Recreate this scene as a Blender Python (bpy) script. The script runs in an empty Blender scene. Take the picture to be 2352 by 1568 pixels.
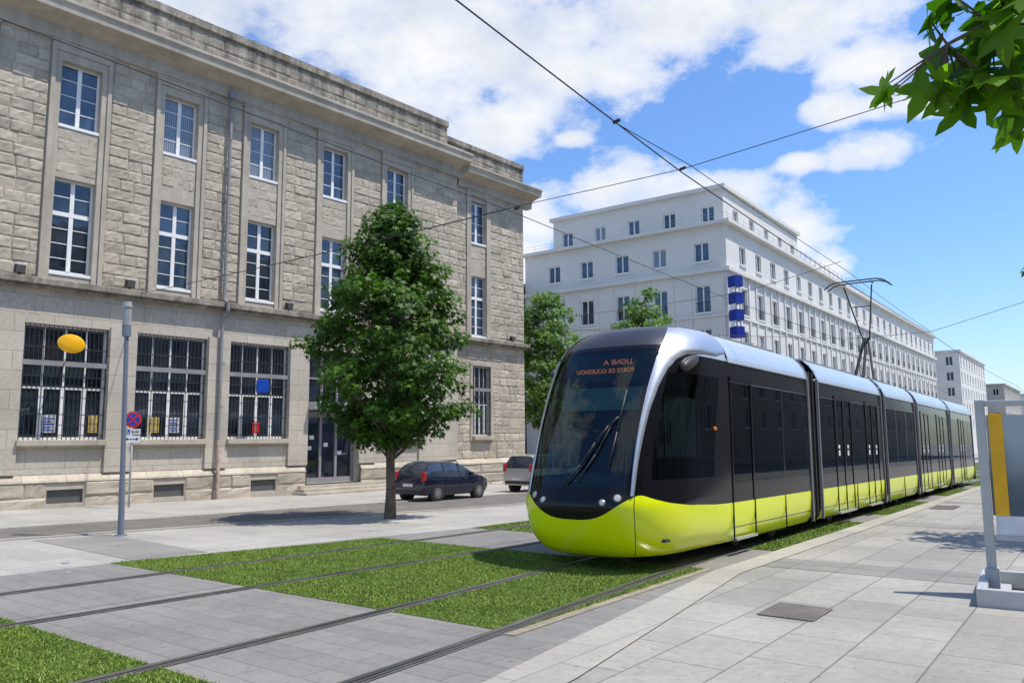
import bpy, math, random, bmesh
import numpy as np
from mathutils import Vector, Matrix
random.seed(7); rng=np.random.default_rng(7)
S=bpy.context.scene; COL=S.collection
rad=math.radians
def gz(x,y): return -0.012*y+0.004*x
# ------------------------------------------------------------------ materials
class NT:
    def __init__(s,nt): s.nt=nt
    def n(s,t,**k):
        nd=s.nt.nodes.new(t)
        for a,b in k.items(): setattr(nd,a,b)
        return nd
    def l(s,a,b): s.nt.links.new(a,b)
    def math(s,op,a,b=None,clamp=False):
        m=s.nt.nodes.new('ShaderNodeMath');m.operation=op;m.use_clamp=clamp
        for i,v in enumerate((a,b)):
            if v is None: continue
            if isinstance(v,(int,float)): m.inputs[i].default_value=v
            else: s.l(v,m.inputs[i])
        return m.outputs[0]
    def mix(s,fac,a,b,bt='MIX'):
        m=s.nt.nodes.new('ShaderNodeMix');m.data_type='RGBA';m.blend_type=bt
        for i,v in ((0,fac),(6,a),(7,b)):
            if isinstance(v,(int,float)): m.inputs[i].default_value=v
            elif isinstance(v,tuple): m.inputs[i].default_value=(v+(1,))[:4]
            else: s.l(v,m.inputs[i])
        return m.outputs[2]
    def noise(s,vec,scale,detail=4,rough=.55):
        n=s.nt.nodes.new('ShaderNodeTexNoise');n.inputs['Scale'].default_value=scale
        n.inputs['Detail'].default_value=detail;n.inputs['Roughness'].default_value=rough
        if vec is not None: s.l(vec,n.inputs['Vector'])
        return n.outputs[0]
    def ramp(s,fac,stops):
        r=s.nt.nodes.new('ShaderNodeValToRGB');s.l(fac,r.inputs[0]);e=r.color_ramp.elements
        while len(e)<len(stops): e.new(.5)
        for i,(p,c) in enumerate(stops):
            e[i].position=p
            if not isinstance(c,tuple): c=(c,c,c)
            e[i].color=c+(1,)
        return r.outputs[0]
def newmat(name):
    m=bpy.data.materials.new(name);m.use_nodes=True
    nt=NT(m.node_tree);b=m.node_tree.nodes['Principled BSDF']
    nt.b=b; nt.out=m.node_tree.nodes['Material Output']
    tc=nt.n('ShaderNodeTexCoord'); nt.co=tc.outputs['Object']
    return m,nt
def mat(name,col,rough=.6,metal=0,var=.12,vs=3.,bump=0,bs=20.,spec=.5,coat=0,emit=None,es=1,tone=False,dirt=0,streak=0):
    m,nt=newmat(name);b=nt.b
    b.inputs['Roughness'].default_value=rough;b.inputs['Metallic'].default_value=metal
    b.inputs['Specular IOR Level'].default_value=spec;b.inputs['Coat Weight'].default_value=coat
    b.inputs['Coat Roughness'].default_value=.04
    n1=nt.noise(nt.co,vs,3)
    f=nt.ramp(n1,[(.3,1-var),(.7,1+var)])
    c=nt.mix(1.,col,f,'MULTIPLY')
    if tone:
        a=nt.n('ShaderNodeAttribute',attribute_name='tone')
        c=nt.mix(1.,c,a.outputs['Color'],'MULTIPLY')
    if dirt:
        n2=nt.noise(nt.co,vs*6,5,.7)
        c=nt.mix(1.,c,nt.ramp(n2,[(.3,1-dirt),(.65,1.)]),'MULTIPLY')
    if streak:
        mp=nt.n('ShaderNodeMapping');mp.inputs['Scale'].default_value=(2.2,2.2,.12);nt.l(nt.co,mp.inputs[0])
        c=nt.mix(1.,c,nt.ramp(nt.noise(mp.outputs[0],1.,4,.65),[(.36,1-streak),(.6,1.)]),'MULTIPLY')
    nt.l(c,b.inputs['Base Color'])
    if bump:
        bm=nt.n('ShaderNodeBump');bm.inputs['Strength'].default_value=bump;bm.inputs['Distance'].default_value=.02
        nt.l(nt.noise(nt.co,bs,5,.65),bm.inputs['Height']);nt.l(bm.outputs[0],b.inputs['Normal'])
    if emit:
        b.inputs['Emission Color'].default_value=emit+(1,);b.inputs['Emission Strength'].default_value=es
    return m
def brickmat(name,c1,c2,cm,bw,rh,mortar=.012,axes='xy',rot=0,rough=.75,bump=.4,spots=.15,off=.5,big=.12,speck=.1):
    m,nt=newmat(name);b=nt.b;b.inputs['Roughness'].default_value=rough
    b.inputs['Specular IOR Level'].default_value=.3
    v=nt.co
    if axes=='xz':
        sp=nt.n('ShaderNodeSeparateXYZ');nt.l(v,sp.inputs[0]);cb=nt.n('ShaderNodeCombineXYZ')
        nt.l(sp.outputs[0],cb.inputs[0]);nt.l(sp.outputs[2],cb.inputs[1]);v2=cb.outputs[0]
    else: v2=v
    mp=nt.n('ShaderNodeMapping');mp.inputs['Rotation'].default_value=(0,0,rot);nt.l(v2,mp.inputs[0])
    br=nt.n('ShaderNodeTexBrick');br.offset=off
    nt.l(mp.outputs[0],br.inputs['Vector'])
    br.inputs['Color1'].default_value=c1+(1,);br.inputs['Color2'].default_value=c2+(1,);br.inputs['Mortar'].default_value=cm+(1,)
    br.inputs['Scale'].default_value=1;br.inputs['Mortar Size'].default_value=mortar
    br.inputs['Brick Width'].default_value=bw;br.inputs['Row Height'].default_value=rh;br.inputs['Mortar Smooth'].default_value=.3
    c=nt.mix(1.,br.outputs[0],nt.ramp(nt.noise(v,.5,3),[(.3,1-big),(.7,1+big)]),'MULTIPLY')
    n9=nt.noise(v,9,5,.75)
    c=nt.mix(1.,c,nt.ramp(n9,[(.3,1-spots),(.6,1.)]),'MULTIPLY')
    c=nt.mix(1.,c,nt.ramp(nt.noise(v,17,1,.5),[(.25,.70),(.31,1.)]),'MULTIPLY')
    n6=nt.noise(v,110,2,.8)
    c=nt.mix(1.,c,nt.ramp(n6,[(.3,1-speck),(.7,1+speck)]),'MULTIPLY')
    nt.l(c,b.inputs['Base Color'])
    bm=nt.n('ShaderNodeBump');bm.inputs['Strength'].default_value=bump;bm.inputs['Distance'].default_value=.01
    h=nt.math('ADD',nt.math('MULTIPLY',br.outputs['Fac'],-1.),nt.math('MULTIPLY',n6,.4))
    nt.l(h,bm.inputs['Height']);nt.l(bm.outputs[0],b.inputs['Normal'])
    return m
def glassmat(name,tint,trans,rough=.02,refl=.0,ior=1.5,gc=(.9,.95,1,1)):
    m,nt=newmat(name);nt.nt.nodes.remove(nt.b)
    t=nt.n('ShaderNodeBsdfTransparent');t.inputs[0].default_value=tuple(x*trans for x in tint)+(1,)
    g=nt.n('ShaderNodeBsdfGlossy');g.inputs['Roughness'].default_value=rough;g.inputs[0].default_value=gc
    fr=nt.n('ShaderNodeFresnel');fr.inputs[0].default_value=ior
    mx=nt.n('ShaderNodeMixShader');nt.l(nt.math('ADD',fr.outputs[0],refl,True),mx.inputs[0])
    nt.l(t.outputs[0],mx.inputs[1]);nt.l(g.outputs[0],mx.inputs[2]);nt.l(mx.outputs[0],nt.out.inputs[0])
    return m
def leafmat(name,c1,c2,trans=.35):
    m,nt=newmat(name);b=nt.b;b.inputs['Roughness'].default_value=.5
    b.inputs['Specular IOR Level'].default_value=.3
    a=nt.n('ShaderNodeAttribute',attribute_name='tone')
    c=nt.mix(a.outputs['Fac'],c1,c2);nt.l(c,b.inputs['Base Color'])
    if trans:
        tr=nt.n('ShaderNodeBsdfTranslucent');c3=nt.mix(1.,c,(1.7,2.,.5),'MULTIPLY');nt.l(c3,tr.inputs[0])
        mx=nt.n('ShaderNodeMixShader');mx.inputs[0].default_value=trans
        nt.l(b.outputs[0],mx.inputs[1]);nt.l(tr.outputs[0],mx.inputs[2]);nt.l(mx.outputs[0],nt.out.inputs[0])
    return m
M={}
M['rough_stone']=mat('rough granite',(.49,.43,.34),.9,var=.14,vs=1.2,bump=.7,bs=26,spec=.2,tone=True,dirt=.22)
M['mortar']=mat('mortar',(.44,.39,.32),.9,var=.1,bump=.3)
M['smooth_stone']=mat('dressed granite',(.50,.445,.36),.85,var=.12,vs=.8,bump=.35,bs=60,spec=.25,dirt=.16,streak=.15)
M['letter_stone']=mat('worn carved letters',(.56,.51,.44),.9,var=.2,vs=5,dirt=.4)
M['dark_stone']=mat('weathered coping stone',(.42,.375,.305),.9,var=.2,vs=1.,bump=.8,bs=14,spec=.2,dirt=.5,streak=.5)
M['ashlar']=brickmat('granite ashlar',(.53,.48,.40),(.46,.415,.345),(.30,.265,.215),1.05,.56,.009,'xz',rough=.85,bump=.5,spots=.18)
M['white_paint']=mat('white window paint',(.80,.80,.78),.45,var=.04)
M['bars']=mat('dark painted iron',(.03,.03,.035),.5,var=.1)
M['grey_metal']=mat('grey metal',(.30,.30,.31),.5,.3,var=.08)
M['grille']=mat('dark vent grille',(.13,.13,.125),.6,.2,var=.08)
M['zinc']=mat('painted drainpipe',(.27,.26,.27),.6,.2,var=.12,vs=2)
M['rust']=mat('bare pipe foot',(.42,.30,.24),.8,var=.3,vs=8)
M['interior_dark']=mat('dark interior',(.02,.022,.026),.8)
M['white_wall']=mat('white render wall',(.68,.66,.62),.85,var=.05,vs=.25,spec=.2,dirt=.05)
M['white_wall2']=mat('cream render wall',(.44,.41,.36),.85,var=.08,vs=.3,spec=.2)
M['roof_grey']=mat('roof felt',(.22,.22,.22),.9,var=.15,vs=1)
M['yellow']=mat('yellow tram lacquer',(.78,.89,.0),.25,var=.012,vs=.6,coat=.4)
M['black']=mat('black tram lacquer',(.007,.007,.009),.14,var=.1,spec=.28)
M['silver']=mat('brushed aluminium',(.62,.64,.66),.34,.85,var=.06,vs=6)
M['roof_silver']=mat('pale roof fairing',(.55,.63,.72),.3,.35,var=.04)
M['dark_roof']=mat('dark roof',(.035,.035,.04),.35,var=.1)
M['rubber']=mat('bellows rubber',(.02,.02,.022),.75,var=.15)
M['seat']=mat('seat fabric',(.12,.15,.05),.8)
M['cab_inner']=mat('grey cab trim',(.04,.045,.05),.7)
M['blind']=mat('teal sun blind',(.15,.25,.25),.7,var=.2,vs=2)
M['lens']=mat('headlight lens',(.55,.56,.52),.1,.3,emit=(1,.95,.85),es=.03)
M['amber']=mat('amber lens',(.8,.25,.03),.2)
M['red_lens']=mat('red lens',(.5,.01,.015),.15,coat=.8)
M['led']=mat('orange display letters',(.6,.14,.02),.5,emit=(1,.22,.05),es=.7)
M['steel']=mat('worn rail steel',(.38,.37,.36),.3,.9,var=.15,vs=4)
M['rail_side']=mat('dark rail bed',(.12,.112,.10),.8,var=.3,vs=6,bump=.4,bs=40)
M['asphalt']=mat('road asphalt',(.18,.168,.147),.9,var=.15,vs=1.5,bump=.5,bs=90,spec=.25,dirt=.25)
M['pave_mid']=brickmat('grey pavers',(.25,.24,.22),(.215,.205,.19),(.155,.145,.13),.9,.28,.007,bump=.3,spots=.18,big=.14)
M['pave_light']=brickmat('light granite slabs',(.375,.355,.315),(.305,.29,.26),(.19,.18,.16),1.0,.62,.010,rot=rad(90),bump=.3,spots=.2,big=.15)
M['pave_left']=brickmat('pale slabs',(.41,.39,.35),(.35,.335,.30),(.26,.245,.22),1.1,.6,.008,bump=.3,spots=.16)
M['pave_band']=brickmat('darker granite slabs',(.28,.265,.24),(.245,.235,.215),(.17,.16,.145),1.0,.62,.008,rot=rad(90),bump=.3,spots=.18)
M['kerb']=brickmat('kerb stone',(.40,.38,.33),(.35,.33,.29),(.23,.215,.19),1.2,.9,.008,rot=rad(90),bump=.3)
M['ground']=mat('far paving',(.30,.285,.26),.9,var=.1,vs=.3,spec=.2)
M['soil']=mat('grass base',(.09,.135,.022),.95,var=.35,vs=2.5,bump=1,bs=60,spec=.1,dirt=.4)
M['grate']=mat('cast iron',(.17,.15,.135),.7,.2,var=.2)
M['bark']=mat('bark',(.15,.12,.095),.95,var=.3,vs=6,bump=.9,bs=25,spec=.1)
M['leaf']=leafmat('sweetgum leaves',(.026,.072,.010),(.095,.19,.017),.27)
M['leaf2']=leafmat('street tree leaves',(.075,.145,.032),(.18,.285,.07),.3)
M['leaf_near']=leafmat('backlit leaves',(.035,.10,.010),(.15,.28,.015),.55)
M['grass']=leafmat('grass blades',(.10,.185,.022),(.25,.34,.055),0)
M['navy']=mat('dark navy car paint',(.008,.012,.035),.2,.2,var=.02,coat=1)
M['car_silver']=mat('silver car paint',(.55,.53,.49),.3,.5,var=.02,coat=.8)
M['car_white']=mat('white car paint',(.75,.76,.76),.3,0,var=.02,coat=.8)
M['tyre']=mat('tyre rubber',(.02,.02,.02),.85)
M['alloy']=mat('alloy rim',(.5,.5,.52),.3,.8)
M['plastic']=mat('dark plastic',(.03,.03,.032),.5)
M['plate']=mat('number plate',(.7,.7,.68),.5)
M['post_blue']=mat('blue grey lamp paint',(.17,.20,.26),.45,.2,var=.06)
M['lamp_glass']=mat('frosted lantern',(.42,.43,.43),.3)
M['sign_blue']=mat('sign blue',(.005,.06,.42),.4)
M['sign_red']=mat('sign red',(.65,.02,.03),.4)
M['sign_white']=mat('sign white',(.78,.78,.78),.4)
M['sign_black']=mat('sign black',(.02,.02,.02),.4)
M['poste_yellow']=mat('yellow enamel',(.95,.48,.0),.35)
M['poster_paper']=mat('faded yellow poster',(.55,.42,.10),.6,var=.3,vs=9)
M['poster_paper2']=mat('pale poster',(.50,.52,.56),.6,var=.3,vs=9)
M['panel_grey']=mat('light grey frame paint',(.45,.46,.46),.45,.1)
M['poster_orange']=mat('poster orange',(.80,.43,.005),.5)
M['poster_white']=mat('poster white',(.62,.66,.70),.3)
M['banner_blue']=mat('blue cube enamel',(.008,.028,.26),.5,spec=.3)
M['wire']=mat('wire',(.02,.02,.022),.6)
def poster_mat():
    m,nt=newmat('poster print');sp=nt.n('ShaderNodeSeparateXYZ');nt.l(nt.co,sp.inputs[0])
    r=nt.ramp(nt.math('ADD',nt.math('MULTIPLY',sp.outputs[2],.45),nt.math('MULTIPLY',nt.noise(nt.co,1.5,3),.35)),[(.25,(.42,.47,.5)),(.6,(.07,.10,.12)),(.75,(.10,.13,.16)),(1.,(.36,.42,.46))])
    nt.l(r,nt.b.inputs['Base Color']);nt.b.inputs['Roughness'].default_value=.4
    return m
M['poster']=poster_mat()
def winglass(name,kind=0):
    m,nt=newmat(name);b=nt.b
    if kind==1:
        wv=nt.n('ShaderNodeTexWave');wv.inputs['Scale'].default_value=4.5;wv.inputs['Distortion'].default_value=2.5;wv.inputs['Detail Scale'].default_value=.6
        nt.l(nt.co,wv.inputs[0])
        c=nt.ramp(wv.outputs[1],[(0.,(.09,.11,.14)),(1.,(.27,.30,.34))])
    elif kind==2: c=nt.ramp(nt.noise(nt.co,.9,3),[(.35,(.02,.04,.075)),(.65,(.07,.11,.17))])  # bluish patches in the base colour stand in for reflected sky
    else: c=nt.ramp(nt.noise(nt.co,.6,3),[(.35,(.008,.012,.02)),(.65,(.04,.055,.075))])
    nt.l(c,b.inputs['Base Color'])
    b.inputs['Roughness'].default_value=.03;b.inputs['Specular IOR Level'].default_value=.9
    bm=nt.n('ShaderNodeBump');bm.inputs['Strength'].default_value=.08;bm.inputs['Distance'].default_value=.05
    nt.l(nt.noise(nt.co,1.3,2),bm.inputs['Height']);nt.l(bm.outputs[0],b.inputs['Normal'])
    return m
M['win_glass']=winglass('window pane');M['curtain_glass']=winglass('pane with net curtain',1);M['blue_glass']=winglass('pane with painted sky reflection',2)
M['tram_glass']=glassmat('tinted tram glass',(.55,.68,.66),.32,.02,.01,1.36,(.62,.68,.72,1))
M['shield_glass']=glassmat('windscreen glass',(.62,.9,.87),.62,.015,.01,1.45,(.8,.88,.92,1))
M['sand']=mat('sandy joint',(.34,.29,.21),.95,var=.25,vs=5,bump=.5,bs=50,dirt=.4)
# ------------------------------------------------------------------ mesh builder
class MB:
    def __init__(s): s.v=[];s.f=[];s.mi=[];s.tone=[];s.M=None
    def add(s,vs,fs,mi=0,t=1.):
        o=len(s.v)
        for p in vs:
            if s.M is not None: p=s.M@Vector(p)
            s.v.append(tuple(p))
        for q in fs: s.f.append(tuple(i+o for i in q));s.mi.append(mi);s.tone.append(t)
    def box(s,x0,x1,y0,y1,z0,z1,mi=0,t=1.):
        v=[(x,y,z) for z in (z0,z1) for y in (y0,y1) for x in (x0,x1)]
        s.add(v,[(0,2,3,1),(4,5,7,6),(0,1,5,4),(2,6,7,3),(0,4,6,2),(1,3,7,5)],mi,t)
    def cyl(s,p0,p1,r0,r1=None,n=10,mi=0,caps=True):
        if r1 is None: r1=r0
        p0=Vector(p0);p1=Vector(p1);d=(p1-p0).normalized()
        a=Vector((0,0,1)) if abs(d.z)<.9 else Vector((1,0,0))
        e1=d.cross(a).normalized();e2=d.cross(e1)
        v=[]
        for p,r in ((p0,r0),(p1,r1)):
            for i in range(n):
                q=2*math.pi*i/n;v.append(p+e1*(r*math.cos(q))+e2*(r*math.sin(q)))
        f=[(i,i+n,(i+1)%n+n,(i+1)%n) for i in range(n)]
        if caps: f+= [tuple(range(n)),tuple(range(2*n-1,n-1,-1))]
        s.add(v,f,mi)
    def tube(s,pts,r,n=6,mi=0):
        for a,b in zip(pts[:-1],pts[1:]): s.cyl(a,b,r,r,n,mi)
    def grid(s,fn,nu,nv,mi=0,flip=False):
        v=[fn(i/nu,j/nv) for j in range(nv+1) for i in range(nu+1)]
        f=[]
        for j in range(nv):
            for i in range(nu):
                a=j*(nu+1)+i;q=(a,a+1,a+nu+2,a+nu+1);f.append(q[::-1] if flip else q)
        s.add(v,f,mi)
    def merge(s,q,Mx):
        o=len(s.v)
        for v in q.v: s.v.append(tuple(Mx@Vector(v)))
        for f_,m_ in zip(q.f,q.mi): s.f.append(tuple(i+o for i in f_));s.mi.append(m_);s.tone.append(1)
    def build(s,name,mats,parent=None,smooth=False,loc=None,rot=None,tone=False,auto=None,bevel=0):
        me=bpy.data.meshes.new(name);me.from_pydata(s.v,[],s.f)
        if not isinstance(mats,(list,tuple)): mats=[mats]
        for m in mats: me.materials.append(M[m])
        if len(mats)>1: me.polygons.foreach_set('material_index',s.mi)
        if tone:
            a=me.attributes.new('tone','FLOAT','FACE');a.data.foreach_set('value',s.tone)
        if smooth: me.polygons.foreach_set('use_smooth',[True]*len(me.polygons))
        me.update()
        ob=bpy.data.objects.new(name,me);COL.objects.link(ob)
        if smooth and auto: me.set_sharp_from_angle(angle=rad(auto))
        if parent: ob.parent=parent
        if loc: ob.location=loc
        if rot: ob.rotation_euler=rot
        if bevel:
            b=ob.modifiers.new('b','BEVEL');b.width=bevel;b.segments=2;b.limit_method='ANGLE';b.angle_limit=rad(40)
        return ob
def empty(name,loc=(0,0,0),rot=(0,0,0)):
    e=bpy.data.objects.new(name,None);e.location=loc;e.rotation_euler=rot;e.empty_display_size=.3;COL.objects.link(e);return e
def tag(ob,label,cat,group=None):
    ob['label']=label;ob['category']=cat
    if group: ob['group']=group
    return ob
def struct(ob): ob['kind']='structure';return ob
def copy_tree(ob,loc,parent=None,rot=None):
    n=ob.copy();COL.objects.link(n);n.location=loc
    if rot is not None: n.rotation_euler=rot
    n.parent=parent if parent else ob.parent
    for c in ob.children:
        cc=c.copy();COL.objects.link(cc);cc.parent=n
    return n
def np_mesh(name,V,k,mats,tone=None,parent=None):
    n=len(V)//k;me=bpy.data.meshes.new(name)
    me.vertices.add(len(V));me.vertices.foreach_set('co',np.asarray(V,dtype=np.float32).ravel())
    me.loops.add(len(V));me.loops.foreach_set('vertex_index',np.arange(len(V),dtype=np.int32))
    me.polygons.add(n);me.polygons.foreach_set('loop_start',np.arange(0,len(V),k,dtype=np.int32))
    me.materials.append(M[mats])
    me.update(calc_edges=True)
    if tone is not None:
        a=me.attributes.new('tone','FLOAT','FACE');a.data.foreach_set('value',np.asarray(tone,dtype=np.float32))
    me.validate()
    ob=bpy.data.objects.new(name,me);COL.objects.link(ob)
    if parent: ob.parent=parent
    return ob
def text(name,body,size,material,parent,loc,rot,extrude=.002,mirror=True,sx=1.):
    cu=bpy.data.curves.new(name,'FONT');cu.body=body;cu.size=size;cu.extrude=extrude;cu.align_x='CENTER';cu.align_y='CENTER'
    tmp=bpy.data.objects.new('t',cu);me=bpy.data.meshes.new_from_object(tmp);bpy.data.objects.remove(tmp)
    me.transform(Matrix.Diagonal((-sx if mirror else sx,1,1,1)))
    if mirror: me.flip_normals()
    me.materials.clear();me.materials.append(M[material]);me.name=name
    ob=bpy.data.objects.new(name,me);COL.objects.link(ob);ob.parent=parent;ob.location=loc;ob.rotation_euler=rot
    return ob
# ------------------------------------------------------------------ camera
yaw=rad(36.9);p=rad(7.0);roll=.007
F=Vector((-math.sin(yaw)*math.cos(p),math.cos(yaw)*math.cos(p),math.sin(p)))
R0=Vector((math.cos(yaw),math.sin(yaw),0));U0=R0.cross(F)
R=R0*math.cos(roll)-U0*math.sin(roll);U=U0*math.cos(roll)+R0*math.sin(roll)
cam=bpy.data.objects.new('camera',bpy.data.cameras.new('camera'));COL.objects.link(cam);S.camera=cam
cam.matrix_world=Matrix(((R.x,U.x,-F.x,0),(R.y,U.y,-F.y,0),(R.z,U.z,-F.z,1.7),(0,0,0,1)))
cam.data.lens=27.55;cam.data.sensor_width=36;cam.data.clip_end=5000;cam.data.clip_start=.05
# ------------------------------------------------------------------ light and sky
SUN=Vector((.37,.20,.90)).normalized()
sl=bpy.data.lights.new('sun','SUN');sl.energy=5.0;sl.angle=rad(.5);sl.color=(1,.945,.86)
so=bpy.data.objects.new('sun',sl);COL.objects.link(so);so.rotation_euler=SUN.to_track_quat('Z','Y').to_euler();so.location=(0,0,60)
w=bpy.data.worlds.new('World');S.world=w;w.use_nodes=True;nt=NT(w.node_tree)
bg=w.node_tree.nodes['Background'];bg.inputs[1].default_value=.13
sky=nt.n('ShaderNodeTexSky');sky.sky_type='NISHITA';sky.sun_disc=False
sky.sun_elevation=math.asin(SUN.z);sky.sun_rotation=math.atan2(SUN.x,SUN.y);sky.air_density=1.;sky.dust_density=.6;sky.ozone_density=2.
tc=nt.n('ShaderNodeTexCoord');sp=nt.n('ShaderNodeSeparateXYZ');nt.l(tc.outputs['Generated'],sp.inputs[0])
az=nt.math('MULTIPLY',nt.math('ARCTAN2',sp.outputs[0],sp.outputs[1]),57.2958)
el=nt.math('MULTIPLY',nt.math('ARCSINE',sp.outputs[2]),57.2958)
cb=nt.n('ShaderNodeCombineXYZ');nt.l(az,cb.inputs[0]);nt.l(el,cb.inputs[1]);ae=cb.outputs[0]
blobs=[(-55,32,19,8),(-42,28,13,6.5),(-38,22,6.5,3.2),(-26,29,12,4.4),(-15,28,8,3.6),(-30,26,8,2.6),
 (-10.5,24.3,5.5,2.),(-8,21.3,5.,1.2),(-13.5,21.5,2.6,1.3),(-11.2,18.6,3.8,1.4),(-15.8,18.4,2.,.9),
 (-36,16,3.5,2.2),(-29,18.0,6,2.2),(-22,16.5,5.5,2.5),(-17,14,4,3.),(-15.,11.3,2.6,1.8),(-32.5,21.3,1.8,.8),(-36,12.5,2,3),
 (60,35,30,12),(150,40,45,14),(-120,35,25,14),(-170,60,30,10)]
cur=None
for a,e,ra,re in blobs:
    v1=nt.n('ShaderNodeVectorMath',operation='SUBTRACT');nt.l(ae,v1.inputs[0]);v1.inputs[1].default_value=(a,e,0)
    v2=nt.n('ShaderNodeVectorMath',operation='MULTIPLY');nt.l(v1.outputs[0],v2.inputs[0]);v2.inputs[1].default_value=(1/ra,1/re,0)
    v3=nt.n('ShaderNodeVectorMath',operation='LENGTH');nt.l(v2.outputs[0],v3.inputs[0])
    d=nt.math('SUBTRACT',1.,v3.outputs['Value'])
    if cur is None: cur=d
    else:
        mm=nt.n('ShaderNodeMath',operation='SMOOTH_MAX');nt.l(cur,mm.inputs[0]);nt.l(d,mm.inputs[1]);mm.inputs[2].default_value=.3;cur=mm.outputs[0]
nvec=nt.n('ShaderNodeVectorMath',operation='MULTIPLY');nt.l(ae,nvec.inputs[0]);nvec.inputs[1].default_value=(.1,.15,0)
nz=nt.noise(nvec.outputs[0],1.9,8,.58)
dens=nt.math('ADD',cur,nt.math('MULTIPLY',nt.math('SUBTRACT',nz,.5),2.3))
alpha=nt.ramp(dens,[(-.0,0.),(.15,.32),(.35,.7),(.8,1.)])
nz2=nt.noise(nvec.outputs[0],1.5,6,.5)
shade=nt.ramp(nt.math('ADD',nt.math('MULTIPLY',dens,.18),nz2),[(.50,(7.7,7.75,7.8)),(.68,(6.8,7.0,7.3)),(.92,(5.3,5.7,6.3))])
tint=nt.ramp(nt.math('DIVIDE',el,45.),[(0.,(1.15,1.25,1.38)),(.3,(.95,1.27,1.62)),(1.,(.95,1.28,1.72))])
skyc=nt.mix(1.,sky.outputs[0],tint,'MULTIPLY')
c=nt.mix(nt.math('MULTIPLY',alpha,.97),skyc,shade);nt.l(c,bg.inputs[0])
# ------------------------------------------------------------------ ground
def sheet(name,pts,m,dz,parent=None):
    mb=MB();mb.add([(x,y,gz(x,y)+dz) for x,y in pts],[tuple(range(len(pts)))]);return mb.build(name,m,parent)
def rb(left,right): return list(left)+list(reversed(right))
struct(sheet('ground',[(-1500,-300),(1500,-300),(1500,2500),(-1500,2500)],'ground',-.012))
struct(sheet('pavement',rb([(-25.5,-15),(-24.6,9),(-22.2,42),(-22.2,170)],[(-19.6,-15),(-18.9,7.1),(-17.6,22),(-16,60),(-16,170)]),'pave_left',0.0))
struct(sheet('road',rb([(-19.6,-15),(-18.9,7.1),(-17.6,22),(-16,60),(-16,170)],[(-18.2,-15),(-16.7,6.3),(-14.4,18.4),(-12.8,60),(-12.8,170)]),'asphalt',-.004))
struct(sheet('pavement',rb([(-18.2,-15),(-16.7,6.3),(-14.4,18.4),(-12.8,60),(-12.8,170)],[(-12.05,-15),(-12.05,6.3),(-11,13),(-11,170)]),'pave_left',0.0))
struct(sheet('paving',rb([(-12.05,-15),(-12.05,6.3),(-11,13),(-11,170)],[(-3.0,-15),(-3.77,4.64),(-4.48,10.6),(-4.46,170)]),'pave_mid',0.004))
struct(sheet('kerb',rb([(-3.0,-15),(-3.77,4.64),(-4.48,10.6),(-4.46,170)],[(-2.6,-15),(-3.27,5.1),(-4.1,10.6),(-4.12,170)]),'kerb',0.008))
struct(sheet('pavement',rb([(-2.6,-15),(-3.27,5.1),(-4.1,10.6),(-4.12,170)],[(12,-15),(12,5),(12,20),(12,170)]),'pave_light',0.0))
for y0,y1,xl in ((4.0,5.0,-3.2),(11.4,12.4,-4.09),(18.8,19.8,-4.09),(27,28.,-4.09),(36,37.2,-4.09)):
    struct(sheet('paving_band',[(xl,y0),(12,y0),(12,y1),(xl-(.07 if xl>-4 else 0),y1)],'pave_band',0.004))
struct(sheet('paving_band',[(-16.2,6.6),(-12.06,6.35),(-12.06,7.6),(-16.0,7.9)],'pave_band',0.0045))
for a,b in (([(-19.72,-15),(-19.02,7.1),(-17.72,22),(-16.12,60)],[(-19.58,-15),(-18.88,7.1),(-17.58,22),(-15.98,60)]),([(-18.22,-15),(-16.72,6.3),(-14.42,18.4),(-12.82,60)],[(-18.05,-15),(-16.55,6.3),(-14.25,18.4),(-12.65,60)])):
    m=MB();v=[(x,y,gz(x,y)+.03) for x,y in rb(a,b)];v2=[(x,y,gz(x,y)-.05) for x,y in rb(a,b)];n=len(v)
    m.add(v+v2,[tuple(range(n))]+[(i,(i+1)%n,(i+1)%n+n,i+n) for i in range(n)]);struct(m.build('kerb',['kerb']))
patches=[(-3.,3.45,-12.05,-12.05,-4.55,-4.75),(6.0,10.65,-12.05,-11.15,-4.55,-4.62),(13.1,19.1,-10.95,-10.8,-4.5,-4.48),(21.5,27.2,-10.8,-10.8,-4.5,-4.5),(30.8,36.3,-10.8,-10.8,-4.5,-4.5)]
y=39.
while y<150: patches.append((y,y+6,-10.8,-10.8,-4.5,-4.5));y+=8.5
R0p=[(-10.9,-8),(-10.55,3.98),(-10.31,10.45),(-10.2,20),(-10.2,150)]
R1p=[(-8.75,-8),(-8.65,3.28),(-8.30,11.72),(-8.25,20),(-8.25,150)]
R2p=[(-5.9,-8),(-6.10,2.92),(-6.18,5.95),(-6.46,10.48),(-6.66,16),(-6.7,24),(-6.7,150)]
R3p=[(-4.2,-8),(-4.51,4.09),(-4.64,5.78),(-4.97,10.24),(-5.18,16),(-5.24,24),(-5.24,150)]
def fine(pl,step=.5):
    ys=np.array([q[1] for q in pl]);xs=np.array([q[0] for q in pl])
    yy=np.concatenate([np.arange(-8,30,step),np.arange(30,151,6)]);xx=np.interp(yy,ys,xs)
    k=np.ones(9)/9;m=len(np.arange(-8,30,step));xs2=xx.copy()
    pad=np.pad(xx[:m],4,mode='edge');xs2[:m]=np.convolve(pad,k,'valid')
    return list(zip(xs2,yy))
def stripline(mb,pl,o0,o1,dz,mi=0):
    v=[];f=[]
    for x,y in pl: v.append((x+o0,y,gz(x,y)+dz));v.append((x+o1,y,gz(x,y)+dz))
    for i in range(len(pl)-1): f.append((2*i,2*i+1,2*i+3,2*i+2))
    mb.add(v,f,mi)
railx=[]
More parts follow.
